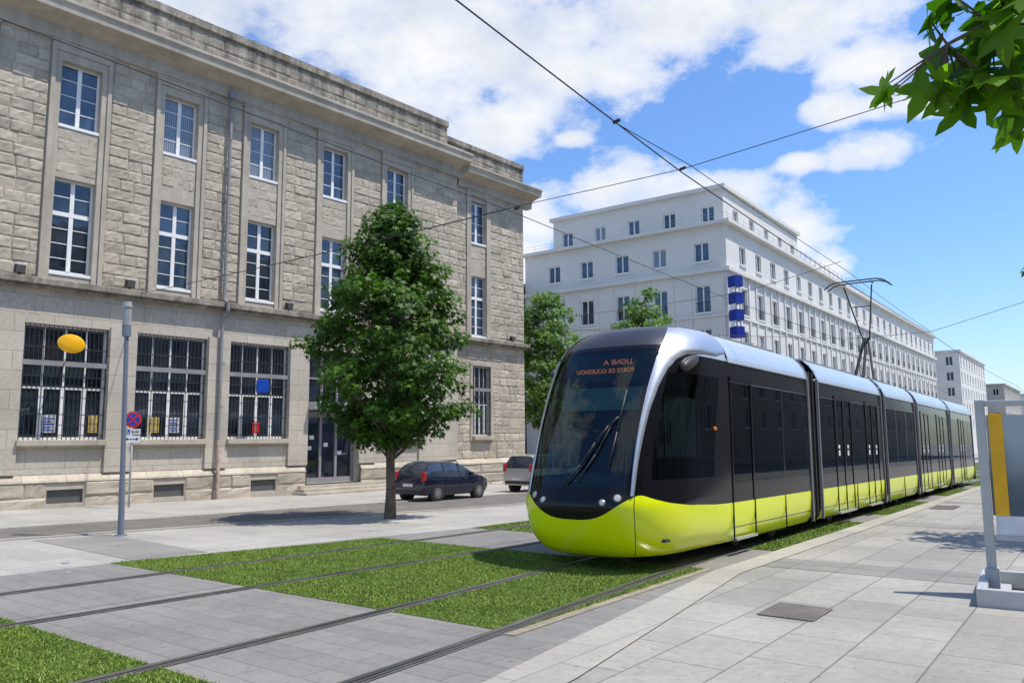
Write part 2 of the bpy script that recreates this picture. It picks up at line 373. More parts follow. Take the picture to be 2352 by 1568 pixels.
for a,b in ((R0p,R1p),(R2p,R3p)):
    tr=empty('tram_track');tag(tr,'steel tram rails set flush in grass and paving','tram track','tram tracks along the street')
    for pl in (a,b):
        fp=fine(pl);railx.append(fp)
        mb=MB();stripline(mb,fp,-.075,.095,.012,1);stripline(mb,fp,-.035,.022,.02,0);stripline(mb,fp,.055,.07,.02,0)
        mb.build('rail',['steel','rail_side'],tr)
def inrail(x,y):
    r=np.zeros(len(x),bool)
    for fp in railx:
        xs=np.interp(y,[q[1] for q in fp],[q[0] for q in fp]);r|=(x>xs-.085)&(x<xs+.105)
    return r
for (y0,y1,xa,xb,xc,xd) in patches: struct(sheet('grass_bed',[(xa,y0),(xc,y0),(xd,y1),(xb,y1)],'soil',.008))
Vs=[];Ts=[]
for i,(y0,y1,xa,xb,xc,xd) in enumerate(patches[:5]):
    if i==0: y0=1.
    dn=[3600,3400,700,400,300][i]
    n=int((y1-y0)*(xc-xa)*dn);yv=rng.uniform(y0,y1,n);f=(yv-y0)/(y1-y0)
    xl=xa+(xb-xa)*f;xr=xc+(xd-xc)*f
    xv=xl+(xr-xl)*rng.random(n)
    k=~inrail(xv,yv);xv=xv[k];yv=yv[k];n=len(xv)
    yv=yv+rng.normal(0,.018,n)
    pat=np.sin(xv*1.7+2*np.sin(yv*1.3))*np.sin(yv*2.1+np.sin(xv*.9));pat2=np.sin(xv*7+3*np.sin(yv*5))*np.sin(yv*8+2*np.sin(xv*4))
    h=rng.uniform(.008,.026,n)*(1+.3*pat+.25*pat2);wd=rng.uniform(.003,.006,n)*(1 if i<2 else 2.2);a=rng.uniform(0,2*np.pi,n)
    z=gz(xv,yv)+.008
    dx=np.cos(a)*wd;dy=np.sin(a)*wd;lx=rng.normal(0,.015,n);ly=rng.normal(0,.015,n)
    P=np.stack([np.stack([xv-dx,yv-dy,z],1),np.stack([xv+dx,yv+dy,z],1),np.stack([xv+lx,yv+ly,z+h],1)],1)
    Vs.append(P.reshape(-1,3));Ts.append(np.clip(rng.random(n)*.5+.25*pat+.22*pat2+.25,0,1))
g=np_mesh('grass',np.concatenate(Vs),3,'grass',np.concatenate(Ts));g['kind']='stuff'
mb=MB();stripline(mb,[(-4.55,5.9),(-4.6,8),(-4.66,10.7)],0,.12,.011);struct(mb.build('gutter',['sand']))
for k,(x0,x1,y0,y1) in enumerate(((-2.98,-2.44,8.12,8.8),(-4.0,-3.45,24.3,25.6))):
    e=MB();z=gz(x0,y0)
    e.box(x0,x1,y0,y1,z-.05,z+.006,1)
    nx=14
    for i in range(nx+1): xx=x0+(x1-x0)*i/nx;e.box(xx-.012,xx+.012,y0,y1,z+.006,z+.014,0)
    ny=16
    for i in range(ny+1): y_=y0+(y1-y0)*i/ny;e.box(x0,x1,y_-.012,y_+.012,z+.007,z+.0135,0)
    o=e.build('drain_grate',['grate','bars']);tag(o,'square cast iron drain grate set in the slabs','drain grate','drain grates')
for (x,y) in ((-12.6,5.6),(-13.6,4.9),(-3.0,4.9),(-11.6,5.2)):
    e=MB();e.cyl((x,y,gz(x,y)-.02),(x,y,gz(x,y)+.012),.06,.055,20,0);e.cyl((x,y,gz(x,y)+.012),(x,y,gz(x,y)+.016),.04,.04,20,1)
    o=e.build('ground_light',['grey_metal','lamp_glass'],smooth=True,auto=30);tag(o,'round metal ground light set flush in the paving','ground light','ground lights in the paving')
# ------------------------------------------------------------------ wall helper
def wall(mb,x0,x1,z0,z1,y,ops,rev=.25,mi=0,ri=None):
    xs=sorted(set([x0,x1]+[q for o in ops for q in o[:2] if x0<q<x1]));zs=sorted(set([z0,z1]+[q for o in ops for q in o[2:4] if z0<q<z1]))
    for a,b in zip(xs[:-1],xs[1:]):
        for c_,d in zip(zs[:-1],zs[1:]):
            mx=(a+b)/2;mz=(c_+d)/2
            if any(o[0]<mx<o[1] and o[2]<mz<o[3] for o in ops): continue
            mb.add([(a,y,c_),(b,y,c_),(b,y,d),(a,y,d)],[(0,1,2,3)],mi)
    ri=mi if ri is None else ri
    for o in ops:
        a,b,c_,d=o[:4];Y=y+rev
        mb.add([(a,y,c_),(a,Y,c_),(a,Y,d),(a,y,d)],[(0,1,2,3)],ri);mb.add([(b,y,c_),(b,y,d),(b,Y,d),(b,Y,c_)],[(0,1,2,3)],ri)
        mb.add([(a,y,c_),(b,y,c_),(b,Y,c_),(a,Y,c_)],[(0,1,2,3)],ri);mb.add([(a,y,d),(a,Y,d),(b,Y,d),(b,y,d)],[(0,1,2,3)],ri)
def blocks(mb,x0,x1,z0,z1,rowh,excl,y,prot=.04,lmin=.34,lmax=.85,nx=6,nz=4):
    nr=max(1,round((z1-z0)/rowh));rh=(z1-z0)/nr;j=.003
    for r in range(nr):
        a0=z0+r*rh;a1=a0+rh
        iv=[(x0,x1)]
        for e in excl:
            if e[2]<a1-.02 and e[3]>a0+.02:
                ni=[]
                for u,v in iv:
                    if e[1]<=u or e[0]>=v: ni.append((u,v));continue
                    if e[0]>u: ni.append((u,e[0]))
                    if e[1]<v: ni.append((e[1],v))
                iv=ni
        for u,v in iv:
            x=u
            while x<v-.02:
                L=random.uniform(lmin,lmax)
                if v-x-L<lmin*.6: L=v-x
                if L>lmax*1.3: L/=2
                b0=x+j;b1=x+L-j;c0=a0+j;c1=a1-j
                t=random.choice([.88,.94,1.,1.,1.05,1.1])*random.uniform(.96,1.04)
                base=random.uniform(.15,.85)*prot;sl=random.uniform(-.6,.6)*prot;sz=random.uniform(-.6,.6)*prot
                vs=[]
                for jj in range(nz+1):
                    for ii in range(nx+1):
                        fx=ii/nx;fz=jj/nz
                        ed=ii in(0,nx) or jj in(0,nz)
                        o=.009 if ed else .011+base+sl*(fx-.5)+sz*(fz-.5)+random.uniform(-.34,.34)*prot
                        px=fx+(0 if ed else random.uniform(-.3,.3)/nx);pz=fz+(0 if ed else random.uniform(-.3,.3)/nz)
                        if not ed and ii in(1,nx-1): px=(.045/max(L,.1)) if ii==1 else 1-.045/max(L,.1)
                        if not ed and jj in(1,nz-1): pz=.14 if jj==1 else .86
                        vs.append((b0+(b1-b0)*px,y-max(o,.008),c0+(c1-c0)*pz))
                fs=[(q,q+1,q+nx+2,q+nx+1) for jj in range(nz) for q in range(jj*(nx+1),jj*(nx+1)+nx)]
                mb.add(vs,fs,0,t)
                x+=L
# ------------------------------------------------------------------ stone building
B=empty('stone_building',(-24.757,9.185,-.209),(0,0,rad(85.9)))
tag(B,'long grey granite office building with white windows and heavy cornice','building')
WX=[-5.59,-2.39,.81,4.02,7.2,10.4,13.65]
SEC=17.9;END=22.95;ST=-6.6
up=[(x,x+1.18,11.5,13.5) for x in WX];lo=[(x,x+1.18,6.93,9.83) for x in WX]
gw=[(-6.1,-3.8,1.94,5.33),(-2.9,-.6,1.94,5.33),(.29,2.62,1.94,5.33),(3.5,5.85,1.94,5.33),(6.7,9.06,1.94,5.33),(13.2,15.5,1.94,5.33)]
door=(9.95,12.3,.25,5.33)
mb=MB()
ops=up+lo+gw+[door]
wall(mb,ST,SEC,-.6,14.6,0,ops,.3,1,1)
o2=[(19.02,20.1,11.25,13.3),(19.02,20.1,6.74,9.62),(19.15,20.4,2.0,5.3)]
wall(mb,SEC,END,-.6,14.3,.22,o2,.28,1,1)
mb.box(ST,END,.6,15,-.6,14.2,2);
mb.box(ST,ST+.02,0,.6,-.6,14.2,1);mb.add([(END,.22,-.6),(END,15,-.6),(END,15,14.3),(END,.22,14.3)],[(0,1,2,3)],1)
mb.add([(SEC,0,-.6),(SEC,.22,-.6),(SEC,.22,14.6),(SEC,0,14.6)],[(0,1,2,3)],1)
mb.build('wall',['rough_stone','mortar','interior_dark'],B)
mb=MB()
ex=[(x-.32,x+1.5,6.6,14.05) for x in WX]
blocks(mb,ST,SEC,6.72,14.35,.35,ex,0,.034)
for x in WX: blocks(mb,x+.002,x+1.178,9.98,11.36,.35,[],.02,.028,.4,.75)
blocks(mb,SEC,END,6.75,14.1,.35,[(18.75,20.37,6.6,13.8)],.22,.034)
blocks(mb,19.02,20.1,9.76,11.1,.35,[],.24,.028,.4,.75)
blocks(mb,SEC,END,.95,6.35,.38,[(18.98,20.57,1.75,5.48)],.22,.034)
mb.build('stone_blocks',['rough_stone'],B,tone=True)
sb=MB();sb.M=Matrix.Translation((END,.22,0))@Matrix.Rotation(rad(90),4,'Z');blocks(sb,0,14.5,-.3,14.1,.4,[],0,.04,nx=4,nz=3)
sb.build('stone_blocks',['rough_stone'],B,tone=True)
mb=MB()
bg_=[(1.1,2.1,.1,.5),(4.2,5.2,.1,.5),(7.6,8.6,.1,.5)]
wall(mb,ST,door[0]-.12,-.6,.72,-.14,bg_,.14,1);wall(mb,door[1]+.1,SEC,-.6,.72,-.14,[],.1,1);wall(mb,SEC,END,-.6,.72,.08,[],.1,1)
blocks(mb,ST,door[0]-.12,-.58,.72,.43,[(a-.02,b+.02,c_,d) for a,b,c_,d in bg_],-.14,.05,.9,1.8)
blocks(mb,door[1]+.1,SEC,-.58,.72,.43,[(14,15,.1,.5)],-.14,.05,.9,1.8);blocks(mb,SEC,END,-.58,.72,.43,[],.08,.05,.9,1.8)
for a,b,yy in ((ST,door[0]-.12,0),(door[1]+.1,SEC,0),(SEC,END,.22)):
    n=int((b-a)/1.2)+1
    for i in range(n):
        u=a+(b-a)*i/n+.004;v=a+(b-a)*(i+1)/n-.004
        mb.add([(u,yy-.19,.72),(v,yy-.19,.72),(v,yy-.17,.78),(u,yy-.17,.78),(v,yy-.01,.95),(u,yy-.01,.95)],[(0,1,2,3),(3,2,4,5)],0,random.uniform(.95,1.15))
mb.build('plinth',['rough_stone','mortar'],B,tone=True)
for a,b,c_,d in bg_:
    mb=MB();mb.box(a,b,-.05,-.04,c_,d,0)
    for i in range(16): x=a+(b-a)*(i+.5)/16;mb.box(x-.008,x+.008,-.06,-.051,c_,d,0)
    mb.build('basement_grille',['grille'],B)
mb=MB()
g2=gw+[door]
wall(mb,ST,SEC-.003,.95,6.42,-.03,g2,.05,0,0)
edges=[ST]+[q for o in sorted(g2) for q in o[:2]]+[SEC-.01]
for i in range(0,len(edges),2):
    a,b=edges[i],edges[i+1]
    if b-a>.35: mb.box(a+.03,b-.03,-.12,-.031,.955,5.42,0)
mb.build('ashlar_wall',['ashlar'],B)
for x in WX:
    mb=MB()
    for a,b in ((x-.3,x-.17),(x-.17,x),(x+1.18,x+1.35),(x+1.35,x+1.48)):
        dd=.10 if (a==x-.3 or b==x+1.48) else .055
        mb.box(a,b-.001,-dd,.0,6.66,13.78,0)
    mb.box(x-.3,x+1.48,-.101,0,13.781,14.02,0);mb.box(x-.17,x+1.349,-.056,.0,13.5,13.78,0)
    mb.box(x-.34,x+1.52,-.13,0,14.021,14.09,0)
    mb.build('window_surround',['smooth_stone'],B,bevel=.012)
mb=MB()
for a,b in ((18.72,19.02),(20.1,20.4)): mb.box(a,b,.13,.22,6.62,13.55,0)
mb.box(18.72,20.4,.12,.22,13.551,13.8,0);mb.build('window_surround',['smooth_stone'],B,bevel=.012)
mb=MB()
for a,b,c_,d in ((18.98,19.15,1.78,5.3),(20.4,20.57,1.78,5.3),(18.98,20.57,5.301,5.47)): mb.box(a,b,.16,.22,c_,d,0)
mb.build('window_surround',['smooth_stone'],B,bevel=.012)
mb=MB()
mb.box(ST,SEC,-.34,0,6.44,6.63,0);mb.box(ST,SEC,-.22,0,6.34,6.438,0)
mb.box(SEC+.002,END+.12,-.12,.22,6.42,6.6,0);mb.box(SEC+.002,END+.06,0,.22,6.33,6.418,0)
mb.build('ledge',['dark_stone'],B,bevel=.02)
def prof(mb,x0,x1,pts,mi=0):
    n=len(pts);v=[(x0,)+q for q in pts]+[(x1,)+q for q in pts]
    mb.add(v,[(i,i+n,(i+1)%n+n,(i+1)%n) for i in range(n)]+[tuple(range(n))[::-1],tuple(range(n,2*n))],mi)
mb=MB()
prof(mb,ST-.5,SEC+.2,[(.3,14.1),(-.14,14.1),(-.16,14.5),(-.5,14.62),(-.82,14.68),(-.84,14.9),(-.9,14.97),(-.9,15.06),(-.1,15.2),(.3,15.2)])
prof(mb,SEC+.202,END+.58,[(.5,13.8),(.08,13.8),(.06,14.16),(-.3,14.28),(-.56,14.33),(-.6,14.55),(-.66,14.61),(-.66,14.68),(.1,14.83),(.5,14.83)])
mb.build('cornice',['smooth_stone'],B)
mb=MB()
prof(mb,ST-.5,17.2,[(.5,15.2),(-.05,15.2),(-.05,16.28),(-.16,16.3),(-.16,16.56),(.5,16.6)])
mb.build('parapet',['dark_stone'],B)
mb=MB();prof(mb,17.202,END-.05,[(.6,14.83),(.15,14.83),(.15,15.72),(.04,15.75),(.04,15.98),(.6,16.0)])
mb.build('parapet',['dark_stone'],B)
mb=MB();blocks(mb,ST,17.2,15.23,16.25,.5,[],-.05,.03,.7,1.5);mb.build('parapet_blocks',['dark_stone'],B)
mb=MB();blocks(mb,17.3,END-.1,14.85,15.7,.42,[],.15,.03,.7,1.4);mb.build('parapet_blocks',['dark_stone'],B)
mb=MB();mb.box(ST,END,.5,15,14.2,15.3);mb.build('roof',['roof_grey'],B)
for tx,x in (('POSTES',11.9),('TELEGRAPHES',6.2),('TELEPHONES',-.2)):
    text('lettering',tx,.66,'letter_stone',B,(x,-.033,5.9),(rad(90),0,0),.004,True,1.15)
def casement(h,w,kind):
    f=MB();g=MB();y=.2
    t=.07
    f.box(0,w,y-.02,y+.06,0,t);f.box(0,w,y-.02,y+.06,h-t,h);f.box(0,t,y-.021,y+.061,t,h-t);f.box(w-t,w,y-.021,y+.061,t,h-t)
    f.box(w/2-.06,w/2+.06,y-.035,y+.04,t,h-t)
    f.box(-.03,w+.03,-.03,y-.03,-.09,-.001)
    if kind=='tall':
        zt=h*.63;f.box(t,w-t,y-.04,y+.05,zt-.07,zt+.06)
        zz=[zt*.25,zt*.5,zt*.75,zt+(h-zt)*.5]
    else: zz=[h*.25,h*.5,h*.75]
    for q in zz: f.box(t,w-t,y-.008,y+.02,q-.012,q+.012)
    g.box(.03,w-.03,y+.01,y+.018,.03,h-.03)
    return f,g
def mkwin(h,kind,parent):
    f,g=casement(h,1.18,kind);o=f.build('window',['white_paint'],parent);g.build('window_pane',['win_glass'],o);return o
wl=mkwin(2.9,'tall',B);wu=mkwin(2.0,'short',B)
def remat(o,k='curtain_glass'):
    pn=o.children[0];pn.data=pn.data.copy();pn.data.materials[0]=M[k]
first=True;ws=[]
for k,x in enumerate(WX):
    if first: wl.location=(x,0,6.93);wu.location=(x,0,11.5);first=False;a,b=wl,wu
    else: a=copy_tree(wl,(x,0,6.93));b=copy_tree(wu,(x,0,11.5))
    ws.append((k,a,b))
a=copy_tree(wl,(18.97,.2,6.74));b=copy_tree(wu,(18.97,.2,11.25));ws.append((7,a,b))
for k,a,b in ws:
    remat(b,'curtain_glass' if k in (3,4) else 'blue_glass')
    if k in (3,5,7): remat(a,'blue_glass')
def barred(w,h,parent):
    f=MB();y=.16
    f.box(0,w,y-.02,y+.05,0,.08);f.box(0,w,y-.02,y+.05,h-.07,h);f.box(0,.08,y-.021,y+.051,.08,h-.07);f.box(w-.08,w,y-.021,y+.051,.08,h-.07)
    nn=4
    for i in range(1,nn): x=w*i/nn;f.box(x-.06,x+.06,y-.03,y+.03,.08,h*.44)
    for i in range(1,nn): x=w*i/nn;f.box(x-.025,x+.025,y-.02,y+.03,h*.44+.06,h-.07)
    f.box(.08,w-.08,y-.031,y+.04,h*.44,h*.44+.06)
    o=f.build('window',['white_paint'],parent)
    g=MB();g.box(.03,w-.03,y+.01,y+.018,.03,h-.03);g.build('window_pane',['win_glass'],o)
    b=MB();y=.02
    n=int(w/.13)
    for i in range(n+1): x=.03+(w-.06)*i/n;b.box(x-.008,x+.008,y-.008,y+.008,0,h)
    for q in (.04,.22,.46,.55,.80,.96): b.box(0,w,y-.016,y-.0085,h*q-.013,h*q+.013)
    b.box(0,w,y-.06,y-.017,h*.64,h*.64+.15,1);b.build('window_bars',['bars','zinc'],o)
    return o
gw0=barred(2.34,3.39,B);gw0.location=(gw[0][0],0,1.94)
for q in gw[1:]: copy_tree(gw0,(q[0],0,1.94))
o=barred(1.25,3.3,B);o.location=(19.15,.22,2.0)
for a,b,c_,d in gw+[(19.15,20.4,2.0,5.3)]:
    m2=MB();yy=0 if a<18 else .2
    m2.box(a-.06,b+.06,yy-.22,yy+.02,c_-.17,c_-.001);m2.build('window_sill',['smooth_stone'],B,bevel=.01)
for x,z,c1,wd,hh in ((.95,2.15,'poster_paper2',.36,.55),(2.22,2.15,'poster_paper',.26,.55),(4.05,2.15,'poster_paper',.34,.5),(4.7,2.15,'poster_paper2',.36,.5),(7.75,2.15,'sign_red',.26,.36)):
    m2=MB();m2.box(x,x+wd,.115,.125,z,z+hh,0)
    for i in range(5): m2.box(x+.05,x+wd-.05-.05*(i%2),.108,.114,z+.06+i*.085,z+.09+i*.085,1)
    m2.build('poster',[c1,'sign_blue' if c1=='poster_paper2' else 'rust'],B)
dr=MB();a,b,c_,d=door
dr.box(a,b,.28,.3,c_,d,0);dr.build('door_pane',['win_glass'],B)
dr=MB()
for x in (a,a+.72,a+1.44,b-.12): dr.box(x,x+.1,.2,.279,c_,d-.0)
dr.box(a,b,.19,.278,2.75,2.95);dr.box(a,b,.19,.278,4.2,4.27);dr.box(a,b,.19,.278,c_,c_+.2)
dd=dr.build('door',['zinc'],B)
h=MB();h.cyl((a+.68,.14,1.1),(a+.68,.14,1.6),.015,n=8);h.build('handle',['silver'],dd)
for x,z in ((a+.2,1.5),(a+.95,1.62),(a+.3,1.9),(a+1.6,1.3)):
    m2=MB();m2.box(x,x+.2,.262,.268,z,z+.15);m2.build('door_sticker',['sign_white'],B)
m2=MB();m2.box(a-.0,b,-.5,.1,3.02,3.3);m2.build('door_canopy',['lamp_glass'],B,bevel=.02)
mb=MB()
for i in range(4): mb.box(9.2+i*.1,14.6-i*.1,-1.35+i*.33,-.2,-.5,-.12+i*.11)
mb.build('entrance_steps',['smooth_stone'],B,bevel=.012)
mb=MB()
mb.tube([(6.34,-.16,14.1),(6.34,-.16,6.75)],.06,10);mb.tube([(6.34,-.16,6.75),(6.34,-.43,6.6),(6.34,-.43,6.3),(6.28,-.2,6.1),(6.28,-.2,1.9)],.06,10)
mb.tube([(6.28,-.2,1.9),(6.28,-.27,.85),(6.28,-.27,-.3)],.065,10,1)
for z in (8.5,10.5,12.5,4.5,3.): mb.cyl((6.34,-.16 if z>6 else -.2,z),(6.34,-.16 if z>6 else -.2,z+.06),.075,n=10)
mb.box(6.2,6.48,-.3,-.08,14.05,14.3)
mb.build('drainpipe',['zinc','rust'],B,smooth=True,auto=40)
for x,z,yy in ((-.0,6.66,-.2),(3.1,6.66,-.2),(8.9,6.66,-.2),(16.6,6.66,-.2),(21.8,6.62,0)):
    m2=MB();m2.M=Matrix.Translation((x,yy,z+.16))@Matrix.Rotation(rad(15),4,'X')
    m2.box(-.13,.13,-.08,.08,-.11,.12,0);m2.box(-.11,.11,-.09,-.081,-.09,.10,1);m2.M=Matrix.Translation((x,yy,z));m2.box(-.03,.03,.0,.03,0,.12,0)
    m2.build('floodlight',['bars','grille'],B)
th=rad(4.1);Dv=Vector((math.sin(th),math.cos(th),0));Nv=Vector((math.cos(th),-math.sin(th),0));bo=Vector((-24.757,9.185,-.209))
def fac(s,h,out): return bo+Dv*s+Nv*out+Vector((0,0,h))
o=MB();n=40
prof_=[(0.,.8),(.03,1.),(.10,1.),(.13,.8)]
vs=[(.36*k*math.cos(2*math.pi*i/n),yy,.27*k*math.sin(2*math.pi*i/n)) for yy,k in prof_ for i in range(n)]
fs=[tuple(range(n)),tuple(range(4*n-1,3*n-1,-1))]+[(r*n+i,r*n+i+n,r*n+(i+1)%n+n,r*n+(i+1)%n) for r in range(3) for i in range(n)]
o.add(vs,fs,0);o.cyl((0,.1,0),(0,.9,0),.02,n=8,mi=1)
ys=o.build('oval_sign',['poste_yellow','grey_metal'],smooth=True,auto=50);ys.location=fac(1.28,4.72,.8);ys.rotation_euler=(0,rad(12),rad(62))
tag(ys,'plain yellow oval sign projecting from the stone wall','sign')
o=MB();o.box(-.2,.2,-.1,.1,-.23,.23,0);o.box(-.02,.02,.1,.55,-.02,.02,1)
bs=o.build('square_sign',['sign_blue','grey_metal'],bevel=.02);bs.location=fac(7.72,3.78,.5);bs.rotation_euler=(0,0,rad(62));tag(bs,'blue square box sign projecting in front of a barred window','sign')
# ------------------------------------------------------------------ white building
c0=Vector((-25.04,64.34,0))
W=empty('white_building',(c0.x,c0.y,0));tag(W,'long white six storey corner building with a set back top floor','building')
rows=[(17.0,18.7),(12.45,14.85),(8.6,11.0),(4.8,7.2),(1.0,3.4)]
fx=[-17.9,-14.1,-10.2,-6.35,-2.25]
sy=[3.9+4.1*i for i in range(25)]
mb=MB()
wall(mb,-21.5,0,-3,20.1,0,[(x-.7,x+.7,a,b) for x in fx for a,b in rows],.3)
mb.M=Matrix.Rotation(rad(90),4,'Z')
wall(mb,0,104,-4,20.1,0,[(y-.75,y+.75,a,b) for y in sy for a,b in rows],.3)
mb.M=None
mb.box(-21.5,-.4,.4,103.9,-4,20.05,1)
mb.add([(-21.5,0,-3),(-21.5,104,-3),(-21.5,104,20.1),(-21.5,0,20.1)],[(0,3,2,1)],0);mb.add([(-21.5,104,-3),(0,104,-3),(0,104,20.1),(-21.5,104,20.1)],[(0,3,2,1)],0)
mb.build('wall',['white_wall','interior_dark'],W)
mb=MB()
for z,o_,t_ in ((15.9,.35,.35),(20.1,.55,.3)):
    mb.box(-21.5-o_,o_,-o_,0,z,z+t_);mb.box(0,o_,0,104.3,z+.001,z+t_-.001);
mb.box(-21.6,.14,-.14,0,12.0,12.2);mb.box(.0,.14,0,104,12.001,12.199)
mb.box(-21.5,0,.1,103.9,20.1,20.3)
for x in [(-20)]+[ (fx[i]+fx[i+1])/2 for i in range(4)]+[-.5]:
    for dx in (-.95,.75) if x not in(-20,-.5) else (0,): mb.box(x+dx-.0,x+dx+.25,-.10,0,-3,11.99);mb.box(x+dx,x+dx+.25,-.06,0,12.21,15.89)
for i in range(25):
    y=sy[i]
    for q in (-1.25,.95): mb.box(0,.12,y+q,y+q+.3,-4,15.89)
mb.build('moulding',['white_wall'],W)
mb=MB()
ax=[-16.9,-13.1,-9.4,-5.7,-1.95]
wall(mb,-18.6,-.5,20.3,23.6,1.0,[(x-.62,x+.62,20.75,22.2) for x in ax],.25)
mb.M=Matrix.Translation((-.5,0,0))@Matrix.Rotation(rad(90),4,'Z')
ay=[3.9+4.1*i for i in range(5)]
wall(mb,1.0,22.2,20.3,23.6,0,[(y-.62,y+.62,20.75,22.2) for y in ay],.25)
mb.M=None
mb.box(-18.6,-.9,1.4,22.2,20.3,23.5,1);mb.add([(-18.6,1,20.3),(-18.6,22.2,20.3),(-18.6,22.2,23.6),(-18.6,1,23.6)],[(0,3,2,1)]);mb.add([(-.5,22.2,20.3),(-18.6,22.2,20.3),(-18.6,22.2,23.6),(-.5,22.2,23.6)],[(0,1,2,3)])
mb.box(-18.9,-.2,.7,22.5,23.6,23.95,0)
mb.box(-17,-3.5,3,20,23.95,24.5,0)
mb.M=Matrix.Translation((-2.0,0,0))@Matrix.Rotation(rad(90),4,'Z')
ay2=[24.4+4.1*i for i in range(19)]
wall(mb,22.3,103,20.3,22.0,0,[(y-.6,y+.6,20.6,21.6) for y in ay2],.25)
mb.M=None;mb.box(-18.6,-2.4,22.3,103,20.3,21.9,1);mb.box(-18.9,-1.7,22.6,103.2,22.0,22.25,0)
mb.build('attic',['white_wall','interior_dark'],W)
mb=MB()
for zz in (20.75,21.05): mb.tube([(.2,-.3,zz),(.2,104,zz)],.015,4);mb.tube([(-21.5,-.3,zz),(.2,-.3,zz)],.012,4)
for y in range(0,104,2): mb.cyl((.2,y,20.3),(.2,y,21.05),.014,n=4)
for x in range(0,21,2): mb.cyl((-x,-.3,20.3),(-x,-.3,21.05),.012,n=4)
for y in range(24,60,2): mb.cyl((-1.9,y,22.2),(-1.9,y,23.2),.025,n=4)
mb.tube([(-1.9,24,23.2),(-1.9,60,23.2)],.025,4)
mb.build('roof_railing',['grey_metal'],W)
def bwin(w,h,y=.18):
    m=MB()
    m.box(-w/2,w/2,y,y+.02,0,h,1)
    for a,b,c_,d in ((-w/2,w/2,0,.09),(-w/2,w/2,h-.09,h),(-w/2,-w/2+.09,.09,h-.09),(w/2-.09,w/2,.09,h-.09),(-.06,.06,.09,h-.09)): m.box(a,b,y-.05,y-.001,c_,d,0)
    m.box(-w/2-.1,w/2+.1,-.14,0,-.12,-.001,0)
    if h>2:
        for i in range(9): x=-w/2+.05+(w-.1)*i/8;m.box(x-.012,x+.012,-.05,-.03,.02,.9,2)
        m.box(-w/2,w/2,-.055,-.03,.9,.94,2)
    return m
masters={}
def addwin(w,h,loc,rz,k2=0):
    k=(w,h,k2)
    if k not in masters: o=bwin(w,h).build('window',['white_paint',('win_glass','blue_glass','curtain_glass')[k2],'bars'],W);masters[k]=o
    else: o=masters[k].copy();COL.objects.link(o)
    o.location=loc;o.rotation_euler=(0,0,rz);return o
cand=[]
for x in fx:
    for a,b in rows[:3]: cand.append((1.4,round(b-a,2),(x,0,a),0))
for x in ax: cand.append((1.24,1.45,(x,1.0,20.75),0))
for y in ay: cand.append((1.24,1.45,(-.5,y,20.75),rad(90)))
for y in sy:
    for a,b in rows[:3]: cand.append((1.5,round(b-a,2),(0,y,a),rad(90)))
for i,c_ in enumerate(cand[:100]): addwin(*c_,(0,1,2,1,0,1,1)[i%7])
rest=cand[100:]+[(1.5,2.4,(0,y,a),rad(90)) for y in sy for a,b in rows[3:]]+[(1.4,2.4,(x,0,a),0) for x in fx for a,b in rows[3:]]+[(1.2,1.0,(-2.0,y,20.6),rad(90)) for y in ay2]
rb_=MB()
for w_,h_,l_,r_ in rest: rb_.merge(bwin(w_,h_),Matrix.Translation(l_)@Matrix.Rotation(r_,4,'Z'))
ob=rb_.build('windows',['white_paint','blue_glass','bars'],W);ob['kind']='stuff'
cs=MB()
for i,z in enumerate((14.75,13.3,11.85,10.4)):
    cs.M=Matrix.Translation((.85,-.4,z))@Matrix.Rotation(rad(-28),4,'Z');cs.box(-.46,.46,-.42,.42,-.47,.47,0)
    if i<3: cs.add([(-.4,-.35,-.48),(.4,-.35,-.48),(.12,-.35,-.9),(.4,-.35,-.96),(-.4,-.35,-.96)],[(0,1,2,3,4)],1)
cs.M=None;cs.box(.80,.9,-.45,-.35,9.9,14.8,1);cs.box(0,.8,-.44,-.36,12.5,12.6,1)
o=cs.build('cube_sign',['banner_blue','white_paint'],loc=(c0.x,c0.y,0));tag(o,'stack of four blue cubes fixed to the white building corner','sign')
def simple_building(name,x0,x1,y0,y1,z1,z0,rows,nfx,nsy,wallm,label,side=True,storey=3.2):
    e=empty(name,(0,0,0));m=MB();wn=MB()
    xs=[x0+(x1-x0)*(i+.5)/nfx for i in range(nfx)];ys=[y0+(y1-y0)*(i+.5)/nsy for i in range(nsy)]
    zz=[z1-2.8-storey*i for i in range(rows)]
    wall(m,x0,x1,z0,z1,y0,[(x-.7,x+.7,z,z+1.9) for x in xs for z in zz],.25)
    sx=x1 if side else x0
    ang=rad(90) if side else rad(-90)
    m.M=Matrix.Translation((sx,0,0))@Matrix.Rotation(ang,4,'Z')
    if side: wall(m,y0,y1,z0,z1,0,[(y-.7,y+.7,z,z+1.9) for y in ys for z in zz],.25)
    else: wall(m,-y1,-y0,z0,z1,0,[(-y-.7,-y+.7,z,z+1.9) for y in ys for z in zz],.25)
    m.M=None;m.box(x0+.5,x1-.5,y0+.5,y1,z0,z1-.05,1);m.box(x0-.4,x1+.4,y0-.4,y1+.4,z1,z1+.4,0)
    m.build('wall',[wallm,'interior_dark'],e)
    q=bwin(1.4,1.9)
    for l,r in [((x,y0,z),0) for x in xs for z in zz]+[((sx,y,z),ang) for y in ys for z in zz]:
        wn.merge(q,Matrix.Translation(l)@Matrix.Rotation(r,4,'Z'))
    ob=wn.build('windows',['white_paint','win_glass','bars'],e);ob['kind']='stuff'
    tag(e,label,'building');return e
simple_building('far_building',-42,-23,185,228,18.8,-6,5,5,10,'white_wall','pale stone building with a flat projecting cornice')
simple_building('far_building',-45,-21,250,300,15,-6,4,6,12,'white_wall2','cream coloured low building down the street')
simple_building('far_building',-36,-2,330,345,15.5,-8,4,10,4,'white_wall','white building closing the end of the street')
